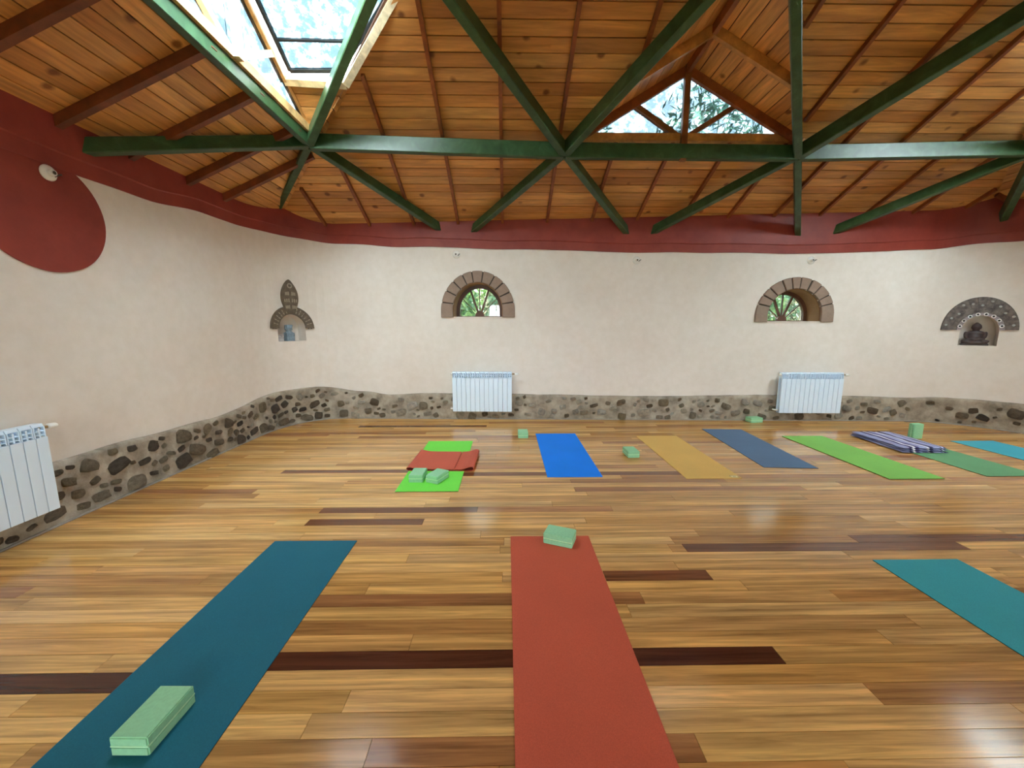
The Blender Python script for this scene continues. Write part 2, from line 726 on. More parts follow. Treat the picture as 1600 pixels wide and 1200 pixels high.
# --- openings in the back wall
WIN = []
for (px, pyb, pxl, pxr, pyt) in ((746, 496, 708, 786, 441), (1239.5, 503, 1197, 1281, 451)):
    s, z = hit(px, pyb)
    sl, sr = hit(pxl, pyb)[0], hit(pxr, pyb)[0]
    WIN.append(((sl + sr) / 2, z, sr - sl, hit(px, pyt)[1] - z))
s1, z1 = hit(456.5, 533)
NICHE1 = (s1, z1, hit(478, 533)[0] - hit(435, 533)[0], hit(456.5, 490)[1] - z1)
s2, z2 = hit(1525.5, 540)
NICHE2 = (s2, z2, hit(1556, 540)[0] - hit(1495, 540)[0], hit(1525.5, 492)[1] - z2)

cutters = []
for (s, z, w, h) in WIN:
    m = frame_at(s, z)
    poly = [m @ Vector((x, 0.1, zz)) for x, zz in arch_poly(w, h, 0.12)]
    c = MB().prism(poly, (m.to_3x3() @ Vector((0, -0.9, 0)))).build('cutter', None)
    cutters.append(c)
for (s, z, w, h) in (NICHE1, NICHE2):
    m = frame_at(s, z)
    poly = [m @ Vector((x, 0.3, zz)) for x, zz in arch_poly(w, h, h * 0.42)]
    c = MB().prism(poly, (m.to_3x3() @ Vector((0, -0.52, 0)))).build('cutter', None)
    cutters.append(c)
cut(wall_back, cutters)

# --- tall unseen windows added in the wall behind the camera to light the hall
FW = [(-1.4, 0.8), (2.2, 0.9), (5.8, 0.8)]
cutters = [MB().box(x - w / 2, x + w / 2, -6.2, -4.6, 0.25, 2.75).build('cutter', None) for x, w in FW]
cut(wall_front, cutters)
wnum = 10
for x, w in FW:
    wr = struct(empty('window_%d' % wnum, (x, -5.35, 0.25)), 'added unseen tall window in the wall behind')
    wnum += 1
    fm = MB()
    fm.box(-w / 2, -w / 2 + 0.07, -0.03, 0.03, 0, 2.5).box(w / 2 - 0.07, w / 2, -0.03, 0.03, 0, 2.5)
    fm.box(-w / 2 + 0.07, w / 2 - 0.07, -0.03, 0.03, 0, 0.07).box(-w / 2 + 0.07, w / 2 - 0.07, -0.03, 0.03, 2.43, 2.5)
    fm.box(-0.03, 0.03, -0.03, 0.03, 0.07, 2.43)
    fm.build('window_frame', 'frame_dark', wr)
    for a, b in ((-w / 2 + 0.07, -0.03), (0.03, w / 2 - 0.07)):
        MB().box(a, b, -0.004, 0.004, 0.07, 2.43).build('pane', 'window_glass', wr)
    portal((x, -5.5, 1.5), (0, 1, 0), w, 2.5)

# --- red painted band under the eaves
BANDB = [(hit(109, 270)[0], 2.96)]
zb = [(-3, 2.96)]
for p in [(109, 270), (225, 311), (319, 334), (412, 362), (460, 372), (525, 381), (650, 386), (800, 390), (1000, 394), (1280, 396), (1450, 390), (1540, 380), (1600, 376)]:
    s, z = hit(*p)
    zb.append((s, z))
zb.sort()


def band(name, s0, s1, ds=0.06):
    n = int((s1 - s0) / ds)
    mb = MB()
    prof_n = 5
    for i in range(n + 1):
        s = s0 + (s1 - s0) * i / n
        b = interp(s, zb) + 0.012 * noise.noise((s * 1.7, 0.3, 1.1))
        step = b + 0.13 + 0.01 * noise.noise((s * 1.2, 4.0, 0))
        for z, off in ((b, -0.01), (b, 0.016), (step, 0.022), (step + 0.012, 0.034), (3.9, 0.034)):
            mb.v.append(W3(s, z, off))
    for i in range(n):
        for j in range(prof_n - 1):
            a = i * prof_n + j
            mb.f.append((a, a + 1, a + 1 + prof_n, a + prof_n))
    o = mb.build(name, 'red_paint', smooth=False)
    return struct(o, 'dark red painted plaster band below the eaves')


band('trim_1', 0.02, CUM[-1] - 0.05)

# --- red round painted on the left wall, running into the band
mb = MB()
ring = []
for i in range(64):
    a = 2 * math.pi * i / 64
    wob = 1 + 0.012 * noise.noise((math.cos(a) * 2, math.sin(a) * 2, 5))
    ring.append((-3.81, 3.42 + 0.488 * wob * math.cos(a), 2.575 + 0.482 * wob * math.sin(a)))
mb.prism(ring, (0.012, 0, 0))
d = mb.build('painted_disc', 'red_paint', wall_left)
d['label'] = 'large dark red round painted on the left wall'

# ------------------------------------------------------------------ stone plinth along the foot of the walls
zt = []
for p in [(80, 725), (155, 702), (250, 677), (340, 652), (440, 612), (487, 606), (570, 612), (610, 617), (690, 615), (830, 617), (1000, 620), (1200, 618), (1340, 620), (1420, 622), (1480, 622), (1540, 627), (1600, 632)]:
    zt.append(hit(*p))
zt.sort()


def plinth_top(s):
    return interp(s, zt) + 0.014 * noise.noise((s * 2.3, 0.7, 0))


def plinth_off(s, u):
    return 0.05 + 0.03 * (1 - u) + 0.016 * noise.noise((s * 3.1, u * 2.0, 3)) + 0.010 * noise.noise((s * 9, u * 5, 8))


def plinth(name, s0, s1, ds=0.035):
    n = int((s1 - s0) / ds)
    rows = 12
    mb = MB()
    for i in range(n + 1):
        s = s0 + (s1 - s0) * i / n
        top = plinth_top(s)
        for j in range(rows + 1):
            u = j / rows
            mb.v.append(W3(s, u * top, plinth_off(s, u)))
        mb.v.append(W3(s, top + 0.012, 0.02))
        mb.v.append(W3(s, top + 0.015, -0.02))
    m = rows + 3
    for i in range(n):
        for j in range(m - 1):
            a = i * m + j
            mb.f.append((a, a + 1, a + 1 + m, a + m))
    o = mb.build(name, 'mortar', smooth=True)
    return struct(o, 'rough mortared fieldstone plinth along the foot of the wall')


def stone_mesh(seed):
    bm = bmesh.new()
    bmesh.ops.create_icosphere(bm, subdivisions=2, radius=1.0)
    for v in bm.verts:
        p = v.co.copy()
        k = 1 + 0.42 * noise.noise(p * 0.9 + Vector((seed * 7.1, seed, 2))) + 0.30 * noise.noise(p * 2.2 + Vector((seed, 9, seed * 3)))
        v.co = p * k
        for a in range(3):                       # chipped flat sides
            lim = 0.78 + 0.1 * math.sin(seed * 3 + a)
            v.co[a] = max(-lim, min(lim, v.co[a]))
    me = bpy.data.meshes.new('stone')
    bm.to_mesh(me)
    bm.free()
    me.materials.append(M['stone'])
    for p in me.polygons:
        p.use_smooth = True
    return me


STONES = [stone_mesh(i) for i in range(8)]
PALE = [srgb(226, 216, 196), srgb(212, 202, 184), srgb(234, 226, 212), srgb(176, 162, 140)]
MIDS = [srgb(158, 140, 116), srgb(140, 124, 104), srgb(170, 152, 124), srgb(126, 110, 94)]
DRK = [srgb(108, 96, 86), srgb(122, 108, 94), srgb(96, 84, 76), srgb(134, 116, 96)]


def stones(parent, s0, s1, count, tones, big, seed):
    rr = random.Random(seed)
    done = []
    tries = 0
    while len(done) < count and tries < count * 60:
        tries += 1
        r = rr.uniform(0.035, big) * (0.75 if len(done) > count * 0.45 else 1.25)
        s = rr.uniform(s0 + 0.05, s1 - 0.05)
        top = plinth_top(s)
        z = rr.uniform(0.04, max(0.06, top - r * 0.9))
        if any(math.hypot((s - a) / 1.25, z - b) < (r + q) * 0.92 for a, b, q in done):
            continue
        done.append((s, z, r))
        o = bpy.data.objects.new('stone', rr.choice(STONES))
        COL.objects.link(o)
        o.parent = parent
        p, t, n = wpt(s)
        off = plinth_off(s, z / top)
        o.location = Vector((p.x, p.y, z)) + n * (off - r * 0.02)
        ang = math.atan2(t.y, t.x)
        o.rotation_euler = (0, rr.uniform(-0.5, 0.5), ang)
        o.scale = (r * rr.uniform(1.0, 1.5), r * rr.uniform(0.5, 0.72), r * rr.uniform(0.7, 1.0))
        c = rr.choice(tones)
        k = rr.uniform(0.8, 1.1)
        o.color = (c[0] * k, c[1] * k, c[2] * k, 1)


sV0 = hit(0, 800)[0] - 1.6
sC1 = hit(520, 640)[0]
sC2 = hit(1420, 640)[0]
sEnd = CUM[iR0]
bl = plinth('baseboard_left', 0.0, sSL)
bb = plinth('baseboard_back', sSL, sC2)
br = plinth('baseboard_right', sC2, sSF)
stones(bl, sV0, sSL, 84, MIDS + DRK[1:2] + PALE[3:], 0.085, 3)
stones(bb, sSL, sC1, 56, MIDS + DRK + PALE[1:2] + PALE[3:], 0.075, 4)
stones(bb, sC1, sC2, 150, PALE + PALE + MIDS[:3], 0.075, 5)
stones(br, sC2, sEnd + 0.4, 34, DRK + MIDS[:2], 0.095, 6)

# thin sealing strip where boards meet the plinth
mb = MB()
mb.tube([W3(sV0 + (sEnd + 0.5 - sV0) * i / 160, 0.006, 0.095) for i in range(161)], 0.011, 6)
struct(mb.build('trim_2', 'edge_grey', smooth=True), 'thin pale sealing strip along the edge of the floor')


# ------------------------------------------------------------------ roof: boarded ceiling on four slopes
def pt_back(u, v, d=0.0):
    return Vector((u, YB - v, ZE + T * v)) + d * NB


def pt_left(u, v, d=0.0):
    return Vector((XL + v, u, ZE + T * v)) + d * NL


def pt_right(u, v, d=0.0):
    return Vector((XR - v, u, ZE + T * v)) + d * NR


def pt_front(u, v, d=0.0):
    return Vector((u, YF + v, ZE + T * v)) + d * NF


cT, sT = math.cos(math.atan(T)), math.sin(math.atan(T))
NB, NL = Vector((0, sT, cT)), Vector((-sT, 0, cT))
NR, NF = Vector((sT, 0, cT)), Vector((0, -sT, cT))
VTOP = 5.8                                     # kerb of the added lantern
ROWV = 0.136

# dormer corners on the roof planes
HB = dict(v0=1.43, v1=3.42, a=0.80, b=3.88, c=2.24)        # back slope: u = x
HL = dict(v0=1.36, v1=3.05, a=2.30, b=5.38, c=3.84)        # left slope: u = y


def hole_at(h, v):
    if h is None or v < h['v0'] - 1e-6 or v > h['v1'] + 1e-6:
        return None
    t = (v - h['v0']) / (h['v1'] - h['v0'])
    t = max(0, min(1, t))
    return h['a'] + (h['c'] - h['a']) * t, h['b'] + (h['c'] - h['b']) * t


ceiling_mb = MB()
for pt, lo, hi, hole in ((pt_back, lambda v: XL + v, lambda v: XR - v, HB), (pt_left, lambda v: YF + v, lambda v: YB - v, HL),
                         (pt_right, lambda v: YF + v, lambda v: YB - v, HL), (pt_front, lambda v: XL + v, lambda v: XR - v, None)):
    vs = [-0.6, VTOP]
    if hole:
        vs = [-0.6, hole['v0'], hole['v1'], VTOP]
    for va, vb in zip(vs, vs[1:]):
        ra, rb = (lo(va) - 0.09, hi(va) + 0.09), (lo(vb) - 0.09, hi(vb) + 0.09)
        ha = hb = None
        if hole and va >= hole['v0'] - 1e-6 and vb <= hole['v1'] + 1e-6:
            ha, hb = hole_at(hole, va), hole_at(hole, vb)
        parts = [((ra[0], ra[1]), (rb[0], rb[1]))] if not ha else [((ra[0], ha[0]), (rb[0], hb[0])), ((ha[1], ra[1]), (hb[1], rb[1]))]
        for (a0, a1), (b0, b1) in parts:
            q = [(a0, va), (a1, va), (b1, vb), (b0, vb)]
            ceiling_mb.hexa([pt(u, v, 0.021) for u, v in q], [pt(u, v, 0.07) for u, v in q])
ceiling = struct(ceiling_mb.build('ceiling', 'deck_dark'), 'sloping timber ceiling of stained pine boards and battens')

PTONE = [srgb(226, 166, 96), srgb(216, 154, 84), srgb(232, 176, 106), srgb(208, 144, 78), srgb(228, 170, 102), srgb(220, 160, 92)]
rest = {'pine_x': MB(), 'pine_y': MB()}


def rows(pt, lo, hi, hole, mat, vmax_vis, vis_fn, seed, joint0, pitch, vstart):
    rr = random.Random(seed)
    k = -int((vstart + 0.35) / ROWV)
    v = vstart + k * ROWV
    while v < VTOP - 1e-3:
        va, vb = v, min(v + ROWV, VTOP)
        v += ROWV
        g = 0.005
        va2, vb2 = va + g, vb - g
        lo_, hi_ = (lambda q: lo(q) - 0.02), (lambda q: hi(q) + 0.02)
        base = [((lo_(va2), lo_(vb2)), (hi_(va2), hi_(vb2)))]
        if hole and va2 >= hole['v0'] - 1e-3 and va2 < hole['v1']:
            ha = hole_at(hole, va2)
            hb = hole_at(hole, min(vb2, hole['v1']))
            base = [((lo_(va2), lo_(vb2)), (ha[0], hb[0])), ((ha[1], hb[1]), (hi_(va2), hi_(vb2)))]
        for (l0, l1), (h0, h1) in base:
            if h0 - l0 < 0.03:
                continue
            ends = []
            x = max(l0, l1)
            st = joint0 + pitch * math.ceil((x - joint0) / pitch) + pitch * rr.randrange(1, 4)
            while st < min(h0, h1) - 0.3:
                ends.append(st)
                st += pitch * rr.choice((3, 4, 5))
            cuts = [(l0, l1)] + [(e, e) for e in ends] + [(h0, h1)]
            for (a0, a1), (b0, b1) in zip(cuts, cuts[1:]):
                q = [(a0 + 0.002, va2), (b0 - 0.002, va2), (b1 - 0.002, vb2), (a1 + 0.002, vb2)]
                vis = vb < vmax_vis and vis_fn((a0 + a1) / 2, (b0 + b1) / 2)
                mb = MB() if vis else rest[mat]
                j = rr.uniform(-0.002, 0.002)
                mb.hexa([pt(u, w, j) for u, w in q], [pt(u, w, 0.02) for u, w in q])
                if vis:
                    o = mb.build('ceiling_board', mat, ceiling)
                    c = rr.choice(PTONE)
                    f = rr.uniform(0.82, 1.08)
                    o.color = (c[0] * f, c[1] * f, c[2] * f, 1)


rows(pt_back, lambda v: XL + v, lambda v: XR - v, HB, 'pine_x', 3.3, lambda a, b: True, 11, -1.55, 0.745, HB['v0'])
rows(pt_left, lambda v: YF + v, lambda v: YB - v, HL, 'pine_y', 2.6, lambda a, b: b > 1.2, 12, 2.26, 0.67, HL['v0'])
rows(pt_right, lambda v: YF + v, lambda v: YB - v, HL, 'pine_y', 1.6, lambda a, b: b > 4.6, 13, 0.0, 0.7, HL['v0'])
rows(pt_front, lambda v: XL + v, lambda v: XR - v, None, 'pine_x', -9, lambda a, b: False, 14, 0.0, 0.7, 0.0)
for mt, mb in rest.items():
    o = mb.build('ceiling_board_field', mt, ceiling)
    o['kind'] = 'stuff'
    o.color = PTONE[0]

BAT = srgb(150, 82, 40)


def batten(pt, u, va, vb, w, dp, nrm, col=BAT):
    if vb - va < 0.08:
        return
    side = (pt(u + 1, 0) - pt(u, 0)).normalized()
    o = MB().bar(pt(u, va, -dp / 2), pt(u, vb, -dp / 2), w, dp, nrm).build('batten', 'trim_wood', ceiling)
    o.color = col


for k in range(-3, 14):
    u = -1.55 + 0.745 * k
    top = min(VTOP, u - XL - 0.07, XR - u - 0.07)
    if top < 0.1:
        continue
    ht = hole_at(HB, HB['v0'])
    if HB['a'] < u < HB['b']:
        tv = HB['v0'] + (HB['v1'] - HB['v0']) * ((u - HB['a']) / (HB['c'] - HB['a']) if u < HB['c'] else (HB['b'] - u) / (HB['b'] - HB['c']))
        batten(pt_back, u, -0.1, HB['v0'], 0.042, 0.05, NB)
        batten(pt_back, u, tv + 0.04, top, 0.042, 0.05, NB)
    else:
        batten(pt_back, u, -0.1, top, 0.042, 0.05, NB)
for u in (-0.45, 0.22, 0.9, 1.58, 2.26, 2.93, 3.61, 4.25, 4.96, 5.56):
    top = min(VTOP, YB - u - 0.07)
    if HL['a'] < u < HL['b']:
        tv = HL['v0'] + (HL['v1'] - HL['v0']) * ((u - HL['a']) / (HL['c'] - HL['a']) if u < HL['c'] else (HL['b'] - u) / (HL['b'] - HL['c']))
        batten(pt_left, u, -0.1, HL['v0'], 0.06, 0.085, NL, srgb(120, 62, 32))
        batten(pt_left, u, tv + 0.04, top, 0.06, 0.085, NL, srgb(120, 62, 32))
    else:
        batten(pt_left, u, -0.1, top, 0.06, 0.085, NL, srgb(120, 62, 32))
for u in (6.2, 5.5, 4.8, 4.1, 3.4, 2.7):
    batten(pt_right, u, -0.1, min(HL['v0'], YB - u), 0.045, 0.06, NR)

# unseen lantern added over the middle of the hall for light
lx0, lx1, ly0, ly1, lz = XL + VTOP, XR - VTOP, YF + VTOP, YB - VTOP, ZE + T * VTOP
lan = struct(empty('window_9', ((lx0 + lx1) / 2, (ly0 + ly1) / 2, lz)), 'added unseen square glazed lantern at the top of the roof')
hw, hd = (lx1 - lx0) / 2, (ly1 - ly0) / 2
km = MB()
km.box(-hw - 0.1, -hw, -hd - 0.1, hd + 0.1, -0.05, 0.35).box(hw, hw + 0.1, -hd - 0.1, hd + 0.1, -0.05, 0.35)
km.box(-hw, hw, -hd - 0.1, -hd, -0.05, 0.35).box(-hw, hw, hd, hd + 0.1, -0.05, 0.35)
km.box(-0.04, 0.04, -hd, hd, 0.25, 0.33).box(-hw, -0.04, -0.04, 0.04, 0.25, 0.33).box(0.04, hw, -0.04, 0.04, 0.25, 0.33)
km.build('window_frame', 'pale_wood', lan)
for a, b, c, d2 in ((-hw, -0.04, -hd, -0.04), (0.04, hw, -hd, -0.04), (-hw, -0.04, 0.04, hd), (0.04, hw, 0.04, hd)):
    MB().box(a, b, c, d2, 0.28, 0.29).build('pane', 'window_glass', lan)
portal(((lx0 + lx1) / 2, (ly0 + ly1) / 2, lz + 0.4), (0, 0, -1), hw * 2, hd * 2)

# ------------------------------------------------------------------ dormers
GOLD = srgb(206, 150, 84)


def tri_rows(P, Q, Rr, t0, t1, n, mat, inner):
    """boards parallel to the ridge Q-R on the triangle P (foot), Q, R; t=0 at the ridge"""
    P, Q, Rr = Vector(P), Vector(Q), Vector(Rr)
    nr = (Q - P).cross(Rr - P).normalized()
    if nr.z < 0:
        nr = -nr
    deck = MB()
    e = lambda a, b, t: a + (b - a) * t
    qd = [e(Q, P, t0), e(Rr, P, t0), e(Rr, P, t1), e(Q, P, t1)]
    deck.hexa([p + nr * 0.022 for p in qd], [p + nr * 0.07 for p in qd])
    deck.build('dormer_deck', 'deck_dark', ceiling)
    for i in range(n):
        a, b = t0 + (t1 - t0) * i / n, t0 + (t1 - t0) * (i + 1) / n
        g = 0.003
        q = [e(Q, P, a + g), e(Rr, P, a + g), e(Rr, P, b - g), e(Q, P, b - g)]
        if (q[3] - q[2]).length < 0.02:
            continue
        o = MB().hexa(q, [p + nr * 0.02 for p in q]).build('dormer_board', mat, ceiling)
        c = R.choice(PTONE)
        f = R.uniform(0.95, 1.25)
        o.color = (c[0] * f, c[1] * f, c[2] * f, 1)
    return nr


def gable(name, A, B, G, out, label, glass, drop=0.26, wood_=(GOLD, srgb(150, 96, 54))):
    A, B, G, out = Vector(A), Vector(B), Vector(G), Vector(out).normalized()
    root = struct(empty(name, A), label)
    L = lambda p: Vector(p) - A
    Mid = (A + B) / 2
    Mid.x, Mid.y = (G.x, G.y) if True else (Mid.x, Mid.y)
    Mid.z = A.z
    along = (B - A).normalized()
    def piece(nm, p, q, w, h, col, upv):
        o = MB().bar(L(p), L(q), w, h, upv).build(nm, 'trim_wood', root)
        o.color = col
        return o
    zup = Vector((0, 0, 1))
    piece('sill', A + zup * 0.045, B + zup * 0.045, 0.12, 0.09, wood_[0], zup)
    piece('window_frame', A + zup * 0.05, G, 0.07, 0.09, GOLD, zup)
    piece('window_frame', B + zup * 0.05, G, 0.07, 0.09, GOLD, zup)
    piece('post', Mid - zup * drop - out * 0.085, G + zup * 0.02 - out * 0.085, 0.05, 0.075, wood_[1], along)
    SL, SR = A.lerp(G, 0.54), B.lerp(G, 0.54)
    for q in (SL, SR):
        piece('mullion', Mid + zup * 0.02 - out * 0.03, q, 0.06, 0.06, wood_[1], out)
    th = out * 0.006
    base = zup * 0.06
    for tri in ((A, Mid, SL), (Mid, G, SL), (Mid, SR, G), (B, SR, Mid)):
        MB().prism([L(p + base * (0 if p in (G,) else 1)) for p in tri], th).build('pane', glass, root)
    return root


# dormer over the back slope
zA = ZE + T * HB['v0']
yg = YB - HB['v0']
A_, B_, G_ = Vector((HB['a'], yg, zA - 0.01)), Vector((HB['b'], yg, zA - 0.01)), Vector((2.29, yg, 4.88))
U_ = Vector((HB['c'], YB - HB['v1'], ZE + T * HB['v1']))
G_.x = HB['c'] + 0.04
for P in (A_, B_):
    nr = tri_rows(P, G_, U_, 0.0, 1.0, 11, 'pine_y', None)
    o = MB().bar(G_.lerp(U_, 0.36) - nr * 0.05, P.lerp(U_, 0.36) - nr * 0.05, 0.05, 0.11, nr).build('dormer_rafter', 'trim_wood', ceiling)
    o.color = GOLD
    o = MB().bar(G_.lerp(U_, 0.03) - nr * 0.05, P.lerp(U_, 0.03) - nr * 0.05, 0.05, 0.11, nr).build('dormer_rafter', 'trim_wood', ceiling)
    o.color = BAT
o = MB().bar(G_ - Vector((0, 0, 0.06)), U_ - Vector((0, 0, 0.06)), 0.05, 0.12).build('ridge_beam', 'trim_wood', ceiling)
o.color = srgb(170, 104, 58)
gable('window_3', A_, B_, G_, (0, 1, 0), 'triangular gable window of the dormer in the back roof slope', 'dimmed_glass')
portal((2.3, yg + 0.15, 4.45), (0, -1, 0), 3.0, 0.95)

# dormers over the left slope (roof light in its far side) and an unseen one added over the right slope for light
def inset(quad, d):
    c = sum(quad, Vector()) / 4
    return [p + (c - p).normalized() * d for p in quad]


def roof_light(name, Bf, Gf, Uf, t0, t1, label, glass):
    sk = struct(empty(name, Bf), label)
    nr = (Gf - Bf).cross(Uf - Bf).normalized()
    if nr.z < 0:
        nr = -nr
    e = lambda a, t: a + (Bf - a) * t
    Lc = lambda p: p - Bf
    qa, qb, qc, qd = e(Gf, t0), e(Uf, t0), e(Uf, t1), e(Gf, t1)
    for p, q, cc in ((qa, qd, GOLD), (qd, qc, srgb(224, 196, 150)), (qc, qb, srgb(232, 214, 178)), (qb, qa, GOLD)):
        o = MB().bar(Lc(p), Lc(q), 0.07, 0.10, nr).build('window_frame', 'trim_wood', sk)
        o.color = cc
    q5 = inset([qa, qb, qc, qd], 0.10)
    for p, q in zip(q5, q5[1:] + q5[:1]):
        MB().bar(Lc(p + nr * 0.05), Lc(q + nr * 0.05), 0.035, 0.04, nr).build('sash', 'rubber_black', sk)
    for f0, f1 in ((0.0, 0.66), (0.66, 1.0)):
        pq = [q5[0].lerp(q5[3], f0), q5[1].lerp(q5[2], f0), q5[1].lerp(q5[2], f1), q5[0].lerp(q5[3], f1)]
        MB().prism([Lc(p + nr * 0.055) for p in pq], nr * 0.006).build('pane', glass, sk)
    MB().bar(Lc(q5[0].lerp(q5[3], 0.66) + nr * 0.05), Lc(q5[1].lerp(q5[2], 0.66) + nr * 0.05), 0.022, 0.03, nr).build('glazing_bar', 'rubber_black', sk)
    portal(sum(q5, Vector()) / 4 + nr * 0.2, -nr, 1.3, 1.3)


zA = ZE + T * HL['v0']
for side, glass, gname in ((1, 'dimmed_glass', 'window_4'), (-1, 'hazy_glass', 'window_6')):
    X = (lambda v: XL + v) if side == 1 else (lambda v: XR - v)
    xg = X(HL['v0'])
    A2, B2, G2 = Vector((xg, HL['a'], zA - 0.01)), Vector((xg, HL['b'], zA - 0.01)), Vector((xg, HL['c'], 4.88))
    Uv = Vector((X(HL['v1']), HL['c'], max(4.80, ZE + T * HL['v1'])))
    tri_rows(B2, G2, Uv, 0.60 if side == 1 else 0.06, 1.0, 5 if side == 1 else 11, 'pine_x', None)
    tri_rows(B2, G2, Uv, 0.0, 0.06, 1, 'pine_x', None)
    tri_rows(A2, G2, Uv, 0.74, 1.0, 3, 'pine_x', None)
    tri_rows(A2, G2, Uv, 0.0, 0.03, 1, 'pine_x', None)
    lr = 'left' if side == 1 else 'added right'
    gable(gname, A2, B2, G2, (-side, 0, 0), 'triangular gable window of the %s dormer in the roof slope' % lr, glass, 0.0, (srgb(222, 182, 126), srgb(230, 208, 170)))  # paler wood: daylight on the bars is put into their colour
    portal((xg - side * 0.15, HL['c'], 4.45), (side, 0, 0), 3.0, 0.95)
    if side == 1:
        roof_light('window_5', B2, G2, Uv, 0.06, 0.60, 'roof light in the far side of the left dormer', 'roof_glass')
    roof_light('window_8' if side == 1 else 'window_14', A2, G2, Uv, 0.03, 0.74, 'added unseen roof light in the near side of the %s dormer' % lr, 'window_glass')  # near-side roof lights are unseen, added to light the hall

# ------------------------------------------------------------------ green timber roof frame
OFF = 0.185


def on_roof(px, py, off=OFF):
    return on_plane(px, py, (0, YB, ZE - off), (0, T, 1))


N1, N2, N3, N4 = on_roof(483, 222), on_roof(882, 236), on_roof(1246, 240), on_roof(1622, 232)
U1, U2 = on_roof(624, -117), on_roof(1240, -156)
U3 = Vector((U2.x + (U2.x - U1.x), U1.y, U1.z))
N0 = Vector((N1.x, N1.y - 3.15, N1.z))


def land(px, py):
    s, z = hit(px, py)
    return W3(s, z, -0.06)


frame = tag(empty('timber_roof_frame', (0, 0, 3.2)), 'green stained timber beams in a zigzag of triangles under the pine ceiling', 'roof frame')


def beam(p, q, w=0.10, h=0.19, up=(0, 0.3, 1)):
    off = Vector((0, 0, -3.2))
    o = MB().bar(Vector(p) + off, Vector(q) + off, w, h, up).build('beam', 'green_stain', frame, bevel=0.008, segs=1)
    return o


for a, b in ((N1, N2), (N2, N3), (N3, N4)):
    d = (b - a).normalized() * 0.02
    beam(a + d, b - d, 0.09, 0.18, (0, 0, 1))
beam(N1, N0, 0.075, 0.14, (0, 0, 1))
for n, (px, py) in ((N1, (437, 322)), (N1, (690, 357)), (N2, (735, 360)), (N2, (983, 363)), (N3, (1014, 363)), (N3, (1250, 366)), (N4, (1297, 363)), (N4, (1566, 343)), (N1, (118, 230))):
    l = land(px, py)
    beam(n + (l - n).normalized() * 0.03, l, 0.085, 0.14)
for a, b in ((N1, U1), (N2, U1), (N2, U2), (N3, U2), (N3, U3), (N4, U3), (U1, U2), (U2, U3), (N0, U1)):
    beam(a, b, 0.09, 0.18)
# the same frame on the sides behind the camera
cxm = (XL + XR) / 2
cym = (YB + YF) / 2
mx = lambda p: Vector((2 * cxm - p.x, p.y, p.z))
my = lambda p: Vector((p.x, 2 * cym - p.y, p.z))
Nr0 = mx(N0)
beam(N4, Nr0, 0.11, 0.21)
Nm = [my(p) for p in (N1, N2, N3, N4)]
Um = [my(p) for p in (U1, U2, U3)]
for a, b in zip(Nm, Nm[1:]):
    beam(a, b, 0.11, 0.21)
for a, b in ((Nm[0], Um[0]), (Nm[1], Um[0]), (Nm[1], Um[1]), (Nm[2], Um[1]), (Nm[2], Um[2]), (Nm[3], Um[2]), (Um[0], Um[1]), (Um[1], Um[2]), (U1, Um[0]), (U3, Um[2]), (N0, my(N0)), (my(N0), Nm[0]), (Nr0, my(Nr0)), (my(Nr0), Nm[3])):
    beam(a, b)


